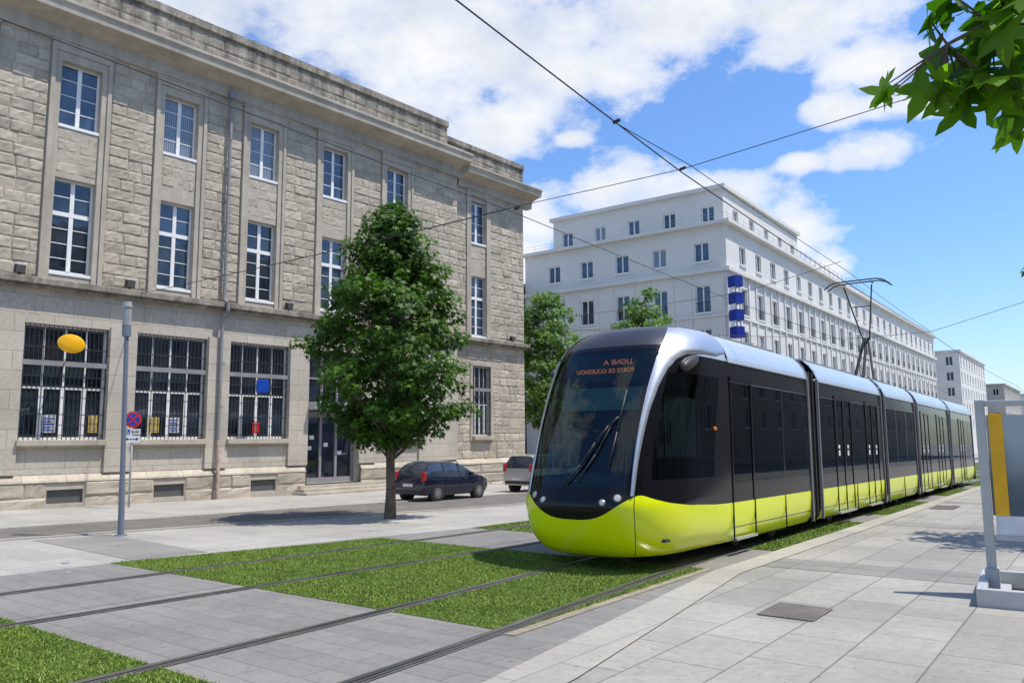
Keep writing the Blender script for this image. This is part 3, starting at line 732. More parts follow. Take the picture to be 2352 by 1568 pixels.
simple_building('opposite_building',16,30,-25,150,18,-4,5,4,40,'white_wall2','long cream building across the street',side=False)
simple_building('far_building',-62,-47,44,66,17,-4,5,4,6,'white_wall2','cream building in the side street behind trees')
# ------------------------------------------------------------------ trees
def leaf_shape(fold=.12):
    al=[(180,.2),(-122,.75),(-92,.36),(-62,.98),(-30,.42),(0,1.1),(30,.42),(62,.98),(92,.36),(122,.75)];pts=[]
    for a,r in al:
        q=rad(a);x=math.sin(q)*r;y=math.cos(q)*r+.3;pts.append((x,y,-fold*abs(x)-.12*max(0,y)**2))
    return np.array(pts)*.5
LS=leaf_shape();LQ=np.array([(-.3,0,0),(.3,.05,-.03),(.33,.6,-.05),(-.28,.65,0)])
def big_leaf():
    al=[(180,.12),(-150,.42),(-124,.86),(-112,.62),(-96,.46),(-80,.72),(-64,1.08),(-50,.78),(-34,.52),(-20,.80),(-9,.98),(0,1.28),(9,.98),(20,.80),(34,.52),(50,.78),(64,1.08),(80,.72),(96,.46),(112,.62),(124,.86),(150,.42)]
    pts=[]
    for a,r in al:
        q=rad(a);x=math.sin(q)*r;y=math.cos(q)*r+.2;pts.append((x,y,-.16*abs(x)-.14*max(0,y)**2+.03*math.sin(a*.3)))
    return np.array(pts)*.5
def leaves(C,O,size,shape,tilt=.7):
    n=len(C)
    nrm=O*.6+np.array([0,0,.55])+rng.normal(0,tilt*.6,(n,3));nrm/=np.linalg.norm(nrm,axis=1)[:,None]
    tip=O*.5+np.array([0,0,-.5])+rng.normal(0,.5,(n,3));tip-=nrm*np.sum(tip*nrm,1)[:,None];tip/=np.linalg.norm(tip,axis=1)[:,None]
    sd=np.cross(tip,nrm);s=(size*rng.uniform(.7,1.25,n))[:,None,None]
    V=C[:,None,:]+s*(shape[None,:,0:1]*sd[:,None,:]+shape[None,:,1:2]*tip[:,None,:]+shape[None,:,2:3]*nrm[:,None,:])
    return V.reshape(-1,3)
def tree(loc,H,prof,ncl,nlf,lsize,trunk_r,shape,lm,label,cr=.42,zb=1.5,group=None,off=(0,0),spread=.5):
    e=empty('tree',loc);hs=[q[0] for q in prof];rs=[q[1] for q in prof]
    Cc=[];Oo=[];Tt=[];limbs=MB()
    t=MB();pts=[]
    for i in range(11):
        z=-.05+H*.9*i/10;pts.append(Vector((.04*math.sin(i*1.3)*min(i,3)/3,.04*math.cos(i*1.7)*min(i,3)/3,z)))
    for i in range(10):
        r0=trunk_r*(1-i/10)**.8+.012;r1=trunk_r*(1-(i+1)/10)**.8+.012
        if i==0: r0*=1.25
        t.cyl(pts[i],pts[i+1],r0,r1,12,caps=False)
    t.build('trunk',['bark'],e,smooth=True)
    zs=np.linspace(hs[0],hs[-1],200);wts=np.interp(zs,hs,rs)+.15;wts/=wts.sum()
    for k in range(ncl):
        z=rng.choice(zs,p=wts);r=np.interp(z,hs,rs);a=rng.uniform(0,2*np.pi)
        lob=1+.13*math.sin(3*a+z*2.1)+.10*math.sin(5*a-z*3.3)
        q=(rng.random()**.45)*max(r*lob-cr*.5,.05)
        c=np.array([q*math.cos(a)+off[0]*min(1,r),q*math.sin(a)+off[1]*min(1,r),z]);crr=cr*rng.uniform(.55,1.15)
        if q>.25*r and k%2==0:
            b0=(0,0,max(zb*.9,z-.55*q-.25));m_=(c[0]*.5,c[1]*.5,(b0[2]+z)/2-.03)
            rr=max(.008,trunk_r*.2*(1-z/H)+.007);limbs.cyl(b0,m_,rr,rr*.7,5,caps=False);limbs.cyl(m_,tuple(c),rr*.7,.005,5,caps=False)
        m=int(nlf*(crr/cr)**2);d=rng.normal(0,1,(m,3));d/=np.linalg.norm(d,axis=1)[:,None]
        rad_=rng.random(m)**.4*crr;P=c+d*rad_[:,None]*np.array([1,1,.6])
        Cc.append(P);o=d*.6+np.array([math.cos(a),math.sin(a),0])*.5;Oo.append(o)
        tb=.35+rng.uniform(-.5,.5)*spread;Tt.append(np.clip(tb+rng.normal(0,.12,m)+.3*(rad_/crr-.5)+.3*(q/max(r,.1)-.6)+.15*d[:,2],0,1))  # young tips paler; shade inside the crown is put into the leaf colour
    limbs.build('branch',['bark'],e,smooth=True)
    C=np.concatenate(Cc);O=np.concatenate(Oo);T=np.concatenate(Tt)
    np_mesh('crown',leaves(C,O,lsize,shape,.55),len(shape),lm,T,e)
    tag(e,label,'tree',group);return e
x,y=-14.05,13.73
tree((x,y,gz(x,y)),7.9,[(1.75,.7),(2.0,1.2),(2.4,1.7),(3.1,2.0),(3.7,2.15),(4.4,2.03),(5.3,1.85),(5.9,1.66),(6.3,1.18),(7.,.93),(7.45,.66),(7.9,.2)],420,62,.195,.115,LS,'leaf','leafy green sweetgum tree standing in the pale paving',cr=.40,off=(-.06,-.04),spread=.6)
def roundprof(z0,z1,r,n=8):
    return [(z0+(z1-z0)*i/n, r*math.sin(math.pi*(.08+.84*i/n))**.7) for i in range(n+1)]
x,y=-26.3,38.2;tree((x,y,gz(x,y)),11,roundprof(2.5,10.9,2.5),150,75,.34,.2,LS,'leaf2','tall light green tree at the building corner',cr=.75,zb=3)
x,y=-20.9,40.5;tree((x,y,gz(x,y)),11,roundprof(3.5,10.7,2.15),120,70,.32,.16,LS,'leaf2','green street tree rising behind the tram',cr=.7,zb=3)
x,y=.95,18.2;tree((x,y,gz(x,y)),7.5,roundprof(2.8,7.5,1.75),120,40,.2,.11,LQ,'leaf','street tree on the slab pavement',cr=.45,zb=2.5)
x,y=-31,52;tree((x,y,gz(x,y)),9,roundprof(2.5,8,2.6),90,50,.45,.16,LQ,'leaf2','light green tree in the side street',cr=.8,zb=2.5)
e=empty('tree',(2.7,4.3,gz(2.7,4.3)));tag(e,'tree with star shaped green leaves overhanging the pavement','tree')
o0=np.array([2.7,4.3,gz(2.7,4.3)]);ov=Vector(o0)
t=MB();
for i in range(8): t.cyl((0,0,i*.8-.05),(0,0,(i+1)*.8-.05),.14*(1-i/9),.14*(1-(i+1)/9),12,caps=False)
t.build('trunk',['bark'],e,smooth=True)
t=MB()
bp=[Vector((0,0,2.6)),Vector((1.6,3.6,3.5))-ov,Vector((.75,2.95,3.4))-ov,Vector((.15,2.7,3.05))-ov,Vector((-.28,2.5,2.83))-ov]
for i in range(4): t.cyl(bp[i],bp[i+1],.045-.01*i,.035-.01*i,8,caps=False)
Cn=[]
cl=[((-.13,2.6,2.89),(.16,.12,.15),50),((-.19,2.56,2.73),(.12,.09,.08),18),((-.3,2.5,2.72),(.07,.06,.07),7),((-.42,2.42,2.70),(.045,.04,.03),3),((-.10,2.62,2.66),(.12,.1,.06),16),((.12,2.7,2.92),(.25,.2,.25),90),((-.30,2.5,2.96),(.06,.06,.06),4),((.5,2.85,3.2),(.35,.3,.35),110),((.9,3.1,3.4),(.5,.4,.4),140)]
for c_,r_,n_ in cl:
    q=np.array(c_)+np.clip(rng.normal(0,.55,(n_,3)),-1.1,1.1)*np.array(r_);Cn.append(q)
    for v in q[:min(12,n_)]:
        v=Vector(v)-ov;b_=min([bp[2].lerp(bp[3],k/6) for k in range(7)]+[bp[3].lerp(bp[4],k/4) for k in range(5)],key=lambda s:(s-v).length)
        t.cyl(b_,v,.004,.0015,4,caps=False)
t.build('branch',['bark'],e,smooth=True)
Cn=np.concatenate(Cn)-o0;BL=big_leaf()
V=leaves(Cn,np.tile(np.array([-.35,-.65,.0]),(len(Cn),1)),.15,BL,.75)
T=np.clip(rng.normal(.5,.3,len(Cn)),0,1)
np_mesh('crown',V,len(BL),'leaf_near',T,e)
d=rng.normal(0,1,(2200,3));d/=np.linalg.norm(d,axis=1)[:,None];P=np.array([.2,.3,4.7])+d*(rng.random(2200)**.4)[:,None]*np.array([1.6,1.6,1.2])
P=P[(P[:,2]>4.0)];np_mesh('crown',leaves(P,d[:len(P)],.2,LQ),4,'leaf',np.clip(rng.normal(.35,.2,len(P)),0,1),e)
# ------------------------------------------------------------------ tram
TR=empty('tram',(-5.97,0,gz(-5.97,0)),(-.012,0,0));tag(TR,'five section tram, lime yellow skirt, black sides, silver arch','tram')
tab=np.array([(0.22,1.00,9.56),(0.3,1.09,9.46),(0.45,1.17,9.36),(0.65,1.215,9.29),(0.9,1.235,9.25),(1.1,1.225,9.30),(1.5,1.205,9.41),(2.0,1.2,9.58),(2.5,1.2,9.81),(2.9,1.19,10.04),(3.1,1.17,10.18),(3.25,1.13,10.32),(3.38,1.05,10.48),(3.5,.93,10.70),(3.58,.75,11.0),(3.62,.5,11.5),(3.63,.02,12.1)])
tabs=tab.copy();tabs[:,1]=[1.06,1.12,1.17,1.195,1.2,1.2,1.2,1.2,1.2,1.19,1.17,1.13,1.05,.93,.75,.5,.02]
vp=np.arange(len(tab))/(len(tab)-1)
def tv(v,tab=tab):
    x=min(max(v,0),1)*(len(tab)-1);i=min(int(x),len(tab)-2);f=x-i
    p0=tab[max(i-1,0)];p1=tab[i];p2=tab[i+1];p3=tab[min(i+2,len(tab)-1)]
    return .5*((2*p1)+(-p0+p2)*f+(2*p0-5*p1+4*p2-p3)*f*f+(-p0+3*p1-3*p2+p3)*f**3)
hs_=tab[:,0]
def vh(h): return float(np.interp(h,hs_,vp))
NN=2.9;LL=1.45;YS=12.1
def P(u,v):
    h,w_,yf=tv(v);ws_=tv(v,tabs)[1];Lc=min(LL,YS-yf) if yf<YS else .01
    s=1 if u>=0 else -1;a=abs(u)
    if a<=1:
        ph=a*math.pi/2;x=w_*(math.sin(ph)**(2/NN));y=yf+Lc-Lc*(max(math.cos(ph),0)**(2/NN))
    else:
        x=w_+(ws_-w_)*(a-1);y=yf+Lc+(a-1)*(YS-yf-Lc)
    return Vector((s*x,y,h))
def PN(u,v,off):
    q=P(u,v)
    if not off: return q
    e=.01;a=P(u+e,v)-P(u-e,v);b=P(u,min(v+e,1))-P(u,v-e);n=a.cross(b)
    if n.length<1e-9: return q
    n.normalize();
    if n.dot(q-Vector((0,11.2,1.8)))<0: n=-n
    return q+n*off
def patch(mb,u0,u1,v0,v1,nu,nv,mi=0,off=0.,flip=False):
    def g(x,*a): return x(*a) if callable(x) else x
    def fn(a,b):
        ua=g(u0,b);ub=g(u1,b);u=ua+(ub-ua)*a
        va=g(v0,u);vb=g(v1,u);return PN(u,va+(vb-va)*b,off)
    mb.grid(fn,nu,nv,mi,flip)
def hy(u):
    a=abs(u)
    k=[0,.05,.1,.15,.2,.25,.3,.35,.4,.45,.5,.6,.75,1,1.5,2];v=[.715,.722,.742,.778,.828,.888,.95,1.005,1.05,1.075,1.065,1.015,.95,.885,.845,.83]
    return float(np.interp(a,k,v)+np.interp(a+.025,k,v)+np.interp(abs(a-.025),k,v))/3
vy=lambda u:vh(hy(u))
UW=.385
VW0=lambda u:vh(1.17+.05*abs(u)); VW1=vh(3.13)
def front_end(cara):
    m=MB()
    patch(m,-2,2,0.,vy,200,18)
    bot=[P(-2+4*i/60,0) for i in range(61)];m.add(bot+[Vector((q.x*.8,q.y+.15,q.z-.04)) for q in bot],[(i,i+1,i+62,i+61) for i in range(60)])
    m.build('skirt',['yellow'],cara,smooth=True)
    for s in (1,-1):
        m=MB();patch(m,s*.41,s*.416,lambda u:0.01,lambda u:vy(u),1,12,0,.003);m.build('panel_seam',['rubber'],cara)
    m=MB()
    patch(m,-.44,.44,vy,VW0,70,6)
    for s in (1,-1):
        patch(m,s*UW,s*.55,lambda u:VW0(u),lambda u:vh(3.2),10,24)
        patch(m,s*.44,s*.55,vy,VW0,8,5)
        patch(m,s*.55,s*2,vy,vh(1.28),30,6)
        patch(m,s*.55,s*2,vh(2.75),vh(3.06),30,6)
        patch(m,s*1.45,s*2,vh(1.28),vh(2.75),6,10)
    patch(m,-UW,UW,VW1,vh(3.2),40,3)
    m.build('body',['black'],cara,smooth=True)
    m=MB();patch(m,-.62,.62,vh(3.2),.995,60,26);m.build('roof_front',['dark_roof'],cara,smooth=True)
    m=MB();patch(m,-UW,UW,VW0,VW1,44,30,0,-.004);m.build('windscreen',['shield_glass'],cara,smooth=True)
    for s in (1,-1):
        m=MB();patch(m,s*.55,s*1.45,vh(1.28),vh(2.75),24,14,0,-.003);m.build('window',['tram_glass'],cara,smooth=True)
    H0=1.06;H1=3.52
    def ul(b):
        h=H0+(H1-H0)*b;return float(np.interp(h,[1.03,2.5,3.0,3.2,3.52],[.375,.392,.41,.43,.47]))
    def ur(b):
        h=H0+(H1-H0)*b;return float(np.interp(h,[1.03,1.6,2.2,2.55,2.8,2.95,3.05,3.10,3.14,3.2,3.52],[.405,.425,.455,.49,.54,.60,.70,.85,1.3,2,2]))
    for s in (1,-1):
        m=MB()
        def fn(a,b,s=s):
            h=H0+(H1-H0)*b;ua=ul(b);ub=ur(b);u=ua+(ub-ua)*a;return PN(s*u,vh(h),.012+.012*math.sin(math.pi*a))
        m.grid(fn,30,100,0);m.build('silver_arch',['silver'],cara,smooth=True)
    m=MB();patch(m,.47,2,vh(3.5),.995,30,8);patch(m,-.47,-2,vh(3.5),.995,30,8);patch(m,.55,2,vh(3.06),vh(3.5),24,8);patch(m,-.55,-2,vh(3.06),vh(3.5),24,8)
    m.build('roof',['roof_silver'],cara,smooth=True)
    for u,h,r in ((.165,.965,.038),(.275,1.035,.045),(-.165,.965,.038),(-.275,1.035,.045)):
        q=P(u,vh(h));n=PN(u,vh(h),1.)-q
        m=MB();m.cyl(q-n*.01,q+n*.010,r*1.4,r*1.3,20,1);m.cyl(q+n*.010,q+n*.018,r,r*.8,20,0)
        m.build('headlight',['lens','grille'],cara,smooth=True,auto=40)
    m=MB();off=.05
    pts=[PN(u,vh(h),off) for u,h in ((-.02,1.2),(.02,1.45),(.08,1.75),(.15,1.98),(.21,2.1))];m.tube(pts,.014,6)
    pts=[PN(u,vh(h),off-.015) for u,h in ((.01,1.22),(.09,1.6),(.17,2.0))];m.tube(pts,.01,6)
    pts=[PN(u,vh(h),off-.025) for u,h in ((.19,1.45),(.215,1.9),(.225,2.5))];m.tube(pts,.013,6)
    m.build('wiper',['plastic'],cara,smooth=True)
    for s in (1,-1):
        m=MB();c_=P(s*.70,vh(2.93))+Vector((0,.12,0))
        def fn(a,b,c_=c_,s=s):
            t=b*math.pi;q=a*2*math.pi;k=math.sin(t)**.7;L_=.30;return c_+Vector((s*.03+.09*k*math.cos(q)+s*.02*math.cos(t),-L_*math.cos(t),.10*k*math.sin(q)-.09*math.cos(t)))
        m.grid(fn,16,16);m.build('mirror_pod',['plastic'],cara,smooth=True)
        q=P(s*1.3,vh(1.98))+Vector((s*.002,.12,0));m=MB();m.cyl(q,q+Vector((s*.03,0,0)),.032,.025,16);m.build('side_indicator',['amber'],cara,smooth=True,auto=40)
    m=MB();m.box(-1.,1.,9.9,10.5,1.0,1.22,0);m.box(-.45,.45,9.75,10.1,1.2,1.32,0);m.box(-1.1,1.1,9.9,16.2,.42,.46,0);m.box(-1.12,1.12,11.95,12.0,.46,1.5,0);m.box(-1.12,-.3,11.95,12.0,1.5,2.9,0)
    m.box(-.28,.28,11.2,11.35,1.1,2.1,0);m.box(-.28,.28,10.8,11.3,.95,1.1,0);m.box(-1.,1.,10.6,11.94,2.9,2.95,0)
    m.build('cab_interior',['cab_inner'],cara)
    m=MB();patch(m,-.24,.36,vh(2.28),vh(2.62),20,4,0,-.14);m.build('sun_blind',['blind'],cara,smooth=True)
    m=MB();m.box(-.85,.85,10.32,10.36,2.68,3.08);m.build('display_board',['sign_black'],cara)
prf=[(1.205,3.06),(1.19,3.14),(1.14,3.27),(1.05,3.40),(.93,3.51),(.6,3.58),(0,3.6)]
def module(y0,y1,doors,front=False):
    c=empty('carriage');c.parent=TR
    ys0=YS if front else y0
    def sec1(m,s,ya,yb,h0,h1,mi=0,off=0,n=6,nl=1):
        v0,v1=vh(h0),vh(h1)
        m.grid(lambda a,b,s=s:Vector((s*(tv(v0+(v1-v0)*b,tabs)[1]+off),ya+(yb-ya)*a,tv(v0+(v1-v0)*b)[0])),nl,n,mi)
    for s in (1,-1):
        m=MB();sec1(m,s,ys0,y1,.22,.83,0,0,12);m.build('skirt',['yellow'],c,smooth=True)
    allw=sorted(doors);cur=ys0+.04;out=[]
    for a,b in allw+[(y1-.04,None)]:
        L=a-cur
        if L>.5:
            k=max(1,round(L/1.5))
            for i in range(k): out.append((cur+L*i/k+.04,cur+L*(i+1)/k-.04))
        cur=b
    edges=sorted([q for w_ in out for q in w_]+[q for d in doors for q in d]);lst=[ys0]+edges+[y1]
    for s in (1,-1):
        m=MB();sec1(m,s,ys0,y1,.83,1.15,0,0,3);sec1(m,s,ys0,y1,2.72,3.06,0,0,5)
        for i in range(0,len(lst),2):
            if lst[i+1]-lst[i]>.005: sec1(m,s,lst[i],lst[i+1],1.15,2.72,0,0,6)
        m.build('body',['black'],c,smooth=True)
        for a,b in out:
            g=MB();sec1(g,s,a,b,1.15,2.72,0,-.004,4);g.build('window',['tram_glass'],c,smooth=True)
        for a,b in doors:
            g=MB();sec1(g,s,a,b,1.15,2.72,1,-.002,4)
            mid=[(a,a+.05),(b-.05,b)]+([((a+b)/2-.035,(a+b)/2+.035)] if b-a>1.2 else [])
            for p0,p1 in mid: g.box(min(s*1.2,s*1.214),max(s*1.2,s*1.214),p0,p1,.86,2.82,0)
            g.box(min(s*1.2,s*1.213),max(s*1.2,s*1.213),a,b,2.75,2.82,0)
            for p0 in (a,b)+(((a+b)/2,) if b-a>1.2 else ()): g.box(min(s*1.19,s*1.214),max(s*1.19,s*1.214),p0-.007,p0+.007,.3,.86,2)
            g.box(min(s*1.15,s*1.235),max(s*1.15,s*1.235),a+.02,b-.02,.25,.285,3)
            g.build('door',['black','tram_glass','rubber','silver'],c)
        g=MB()
        for q in (ys0+.02,y1-.08)+((14.65,) if front else ((y0+y1)/2,)): g.box(min(s*1.19,s*1.2125),max(s*1.19,s*1.2125),q-.004,q+.004,.26,.83,0)
        g.box(min(s*1.2,s*1.206),max(s*1.2,s*1.206),ys0,y1,2.737,2.744,1);g.box(min(s*1.19,s*1.207),max(s*1.19,s*1.207),ys0,y1,3.045,3.062,1)
        g.build('panel_seam',['rubber','grey_metal'],c)
    m=MB()
    for s in (1,-1):
        def fn(a,b,s=s):
            x=b*(len(prf)-1);i=min(int(x),len(prf)-2);f=x-i;q=(prf[i][0]*(1-f)+prf[i+1][0]*f,prf[i][1]*(1-f)+prf[i+1][1]*f)
            return Vector((s*q[0],ys0+(y1-ys0)*a,q[1]))
        m.grid(fn,4,18)
    m.build('roof',['roof_silver'],c,smooth=True)
    m=MB();m.box(-.7,.7,ys0+.8,y1-.5,3.56,3.64);
    for i in range(int((y1-ys0)/1.6)): m.box(-.74,.74,ys0+.9+i*1.6,ys0+.93+i*1.6,3.64,3.66)
    m.build('roof_equipment',['grey_metal'],c,bevel=.02)
    for ye in ([y1] if front else [y0,y1]):
        m=MB();s0=.0 if ye==y0 else -.045
        for s in (1,-1): m.box(min(s*1.17,s*1.225),max(s*1.17,s*1.225),ye+s0,ye+s0+.045,.24,3.1)
        for q0,q1 in zip(prf[:-1],prf[1:]):
            for s in (1,-1): m.add([(s*(q0[0]+.02),ye+s0,q0[1]+.02),(s*(q1[0]+.0),ye+s0,q1[1]+.03),(s*q1[0],ye+s0+.045,q1[1]+.03),(s*(q0[0]+.02),ye+s0+.045,q0[1]+.02)],[(0,1,2,3)])
        m.build('end_frame',['grey_metal'],c)
    m=MB();m.box(-1.15,1.15,ys0,y1,.40,.44,0);m.box(-1.17,-1.15,ys0,y1,.44,1.1,0);m.box(1.15,1.17,ys0,y1,.44,1.1,0);m.box(-1.1,1.1,ys0,y1,2.9,2.94,0)
    yy=ys0+.6
    while yy<y1-.7:
        if not any(a-.3<yy<b+.3 for a,b in doors):
            for s in (-1,1): m.box(s*.75-.36,s*.75+.36,yy,yy+.42,.8,.9,1);m.box(s*.75-.36,s*.75+.36,yy+.38,yy+.46,.9,1.5,1)
        m.cyl((.42*(1 if int(yy)%2 else -1),yy,.44),(.42*(1 if int(yy)%2 else -1),yy,2.9),.018,n=6,mi=2)
        yy+=.95
    m.build('interior',['cab_inner','seat','silver'],c)
    if not front:
        for a,b in doors:
            for k in (0,1):
                m=MB();m.box(1.203,1.206,a+.2+k*.75,a+.32+k*.75,1.5,1.62);m.box(1.203,1.206,a+.2+k*.75,a+.32+k*.75,1.66,1.74);m.build('sticker',['sign_white'],c)
    m=MB();yc=(ys0+y1)/2 if not front else 14.2
    for dy in (-.9,.9):
        for x_ in (-.72,.72): m.cyl((x_-.05,yc+dy,.28),(x_+.05,yc+dy,.28),.28,n=20)
    m.box(-.9,.9,yc-1.3,yc+1.3,.15,.35);m.build('bogie',['plastic'],c,smooth=True,auto=40)
    if front: front_end(c)
    return c
m1=module(9.3,16.3,[(12.12,13.08)],front=True)
module(16.95,22.8,[(18.2,19.6),(21.0,22.3)])
module(23.2,27.4,[])
module(27.85,34.0,[(28.4,29.8),(31.4,32.8)])
m5=module(34.5,40.6,[(36.6,38.0)])
for a,b in ((16.3,16.95),(22.8,23.2),(27.4,27.85),(34.0,34.5)):
    m=MB();n=5
    for i in range(n):
        u=a+(b-a)*i/n;v=a+(b-a)*(i+1)/n;r=.0 if i%2 else .04
        m.box(-1.1-r,1.1+r,u,v,.3,3.2+r)
    m.build('gangway_bellows',['rubber'],TR)
m=MB()
for y0,y1,w0,w1 in ((40.6,41.3,1.2,1.1),(41.3,41.8,1.1,.8)):
    m.add([(-w0,y0,.25),(w0,y0,.25),(w1,y1,.3),(-w1,y1,.3),(-w0,y0,3.05),(w0,y0,3.05),(w1,y1,2.6 if y1>41.5 else 2.95),(-w1,y1,2.6 if y1>41.5 else 2.95)],[(0,1,5,4),(1,2,6,5),(2,3,7,6),(3,0,4,7),(4,5,6,7),(0,3,2,1)])
m.build('rear_cab',['black'],m5)
text('display_lettering','LIGNE A',.105,'led',m1,(.19,10.315,2.965),(rad(90),0,0),.002,True,1.25)
text('display_lettering','PORTE DE GOUESNOU',.092,'led',m1,(-.04,10.315,2.84),(rad(90),0,0),.002,True,1.05)
m=MB()
def tb(a,b,r=.025): m.cyl(a,b,r,r,8)
by=26.4;m.box(-.5,.5,by-.6,by+.5,3.6,3.72)
tb((-.3,by,3.7),(-.06,by+.65,5.15),.05);tb((.3,by,3.7),(.06,by+.65,5.15),.035);tb((0,by-.1,3.7),(0,by+.65,5.15),.045)
tb((-.12,by+.65,5.15),(.12,by+.65,5.15),.04)
tb((-.1,by+.65,5.15),(-.42,by-.1,6.78),.022);tb((.1,by+.65,5.15),(.42,by-.1,6.78),.022);tb((-.3,by+.2,6.15),(.3,by+.2,6.15),.015)
for dy in (-.2,.2):
    pts=[(-.98,by+dy-.1,6.72),(-.8,by+dy-.1,6.86),(-.6,by+dy-.1,6.92),(.6,by+dy-.1,6.92),(.8,by+dy-.1,6.86),(.98,by+dy-.1,6.72)]
    for a,b in zip(pts[:-1],pts[1:]): tb(a,b,.022)
for x_ in (-.42,.42): tb((x_,by-.32,6.86),(x_,by+.12,6.86),.02)
m.build('pantograph',['bars'],TR,smooth=True,auto=40)
# ------------------------------------------------------------------ cars
def car(name,loc,paint,label,kind='hatch',s=.84,rz=0):
    e=empty(name,loc,(-.012,0,rz));e.scale=(s,s,s);tag(e,label,'car','cars parked along the kerb')
    w=.85
    if kind=='hatch': st=[(0.0,.30,.60,.62,.86),(.04,.24,.90,.92,.95),(.16,.22,.93,1.12,.98),(.45,.2,.93,1.42,1.),(.9,.2,.92,1.49,1.),(1.7,.2,.90,1.49,1.),(2.3,.2,.89,1.40,1.),(3.05,.2,.88,.96,1.),(3.5,.22,.82,.88,.97),(3.85,.25,.70,.74,.9),(4.0,.35,.5,.52,.78)];wb=(.72,3.2);R_=.30
    else: st=[(0.0,.40,.70,.72,.9),(.04,.32,1.05,1.07,.96),(.12,.3,1.08,1.3,.98),(.3,.3,1.08,1.62,1.),(.8,.3,1.07,1.70,1.),(2.1,.3,1.05,1.70,1.),(2.7,.3,1.04,1.6,1.),(3.3,.3,1.03,1.12,1.),(4.0,.32,.98,1.03,.97),(4.3,.35,.8,.84,.9),(4.4,.45,.6,.62,.8)];wb=(.85,3.5);R_=.35
    m=MB();sec=[]
    for y,zb,belt,top,k in st:
        ww=w*k;t=(top-belt);tw=ww*(1-.25*min(t/.5,1))
        hf=[(0,zb),(ww*.9,zb),(ww*.99,zb+.12),(ww,(zb+belt)/2+.05),(ww*.97,belt),(tw,top-.05*min(t/.3,1)),(tw*.8,top),(0,top+.02)]
        sec.append([(x_,y,z) for x_,z in hf]+[(-x_,y,z) for x_,z in hf[-2:0:-1]])
    N_=len(sec[0]);vs=[q for s_ in sec for q in s_]
    for i in range(len(st)-1):
        for j in range(N_):
            f=(i*N_+j,i*N_+(j+1)%N_,(i+1)*N_+(j+1)%N_,(i+1)*N_+j)[::-1];q=0
            tall=st[i][3]-st[i][2]>.15 or st[i+1][3]-st[i+1][2]>.15
            if tall and j in (4,9) and 2<=i<=6: q=1
            if i in (1,2) and j in (5,6,7,8): q=1
            if i==6 and j in (5,6,7,8): q=1
            m.add([vs[t_] for t_ in f],[(0,1,2,3)],q)
    m.add(sec[0],[tuple(range(N_))],0);m.add(sec[-1],[tuple(range(N_))[::-1]],0)
    me_=m.build('body',[paint,'win_glass'],e)
    bm=bmesh.new();bm.from_mesh(me_.data);bmesh.ops.remove_doubles(bm,verts=bm.verts,dist=.0005);bmesh.ops.recalc_face_normals(bm,faces=bm.faces)
    for f in bm.faces: f.smooth=True
    bm.to_mesh(me_.data);bm.free();me_.data.set_sharp_from_angle(angle=rad(38))
    for sx in (-1,1):
        m=MB()
        for y0,y1 in ((1.15,1.22),(2.05,2.12)): m.add([(sx*w*.975,y0,st[4][2]),(sx*w*.975,y1,st[4][2]),(sx*w*.765,y1,st[4][3]-.03),(sx*w*.765,y0,st[4][3]-.03)],[(0,1,2,3)])
        for y0 in (1.18,2.1,2.85): m.box(min(sx*w*.99,sx*w*1.006),max(sx*w*.99,sx*w*1.006),y0,y0+.012,.35,st[4][2])
        for y0 in (1.3,2.25): m.box(min(sx*w*.98,sx*w*1.02),max(sx*w*.98,sx*w*1.02),y0,y0+.16,st[4][2]-.12,st[4][2]-.09)
        m.build('door_trim',['plastic'],e)
        m=MB();m.box(sx*(w+.04)-.08,sx*(w+.04)+.08,2.62,2.76,st[4][2]+.02,st[4][2]+.15);m.build('wing_mirror',[paint],e,bevel=.03)
    m=MB();m.box(-w*.8,w*.8,-.03,.1,st[0][1]-.03,st[0][1]+.12);m.build('bumper',['plastic'],e,bevel=.02)
    for y in wb:
        for sx in (-1,1):
            m=MB();m.cyl((sx*(w-.2),y,R_),(sx*(w+.004),y,R_),R_+.05,n=24,mi=0);m.build('wheel_arch',['plastic'],e,smooth=True,auto=40)
            m=MB();m.cyl((sx*(w-.19),y,R_),(sx*(w+.02),y,R_),R_,n=28,mi=0);wh=m.build('wheel',['tyre'],e,smooth=True,auto=40)
            m=MB();m.cyl((sx*(w+.02),y,R_),(sx*(w+.026),y,R_),R_*.66,n=28,mi=0)
            for k in range(9):
                m.M=Matrix.Translation((sx*(w+.03),y,R_))@Matrix.Rotation(k*2*math.pi/9,4,'X');m.box(-.006,.006,-.024,.024,.04,R_*.62,1)
            m.M=None;m.cyl((sx*(w+.026),y,R_),(sx*(w+.04),y,R_),.06,n=12,mi=1)
            for k in range(24):
                m.M=Matrix.Translation((sx*(w+.03),y,R_))@Matrix.Rotation(k*2*math.pi/24,4,'X');m.box(-.006,.006,-R_*.09,R_*.09,R_*.6,R_*.67,1)
            m.M=None;m.build('rim',['bars','alloy'],wh)
    for sx in (-1,1):
        m=MB();m.M=Matrix.Translation((sx*w*.86,.03,st[1][2]));m.box(-.09,.09,-.03,.10,-.12,.22);m.build('tail_light',['red_lens'],e,bevel=.02)
        m=MB();m.box(sx*w*.7-.12,sx*w*.7+.12,st[-2][0]-.05,st[-2][0]+.08,st[-2][2]-.15,st[-2][2]-.02);m.build('headlight',['lens'],e,bevel=.02)
    m=MB();m.box(-.25,.25,-.045,-.03,.55,.66);m.build('number_plate',['plate'],e)
    return e
xc=-17.31-.85*.84;car('parked_car',(xc,18.4,gz(xc,18.4)),'navy','dark navy blue hatchback parked on the road beside the stone building',rz=0)
xc=-18.05;car('parked_car',(xc,24.3,gz(xc,24.3)),'car_silver','silver beige estate car parked ahead of the navy hatchback','suv')
xc=-17.0;car('parked_car',(xc,29.6,gz(xc,29.6)),'car_white','white hatchback parked further along the kerb')
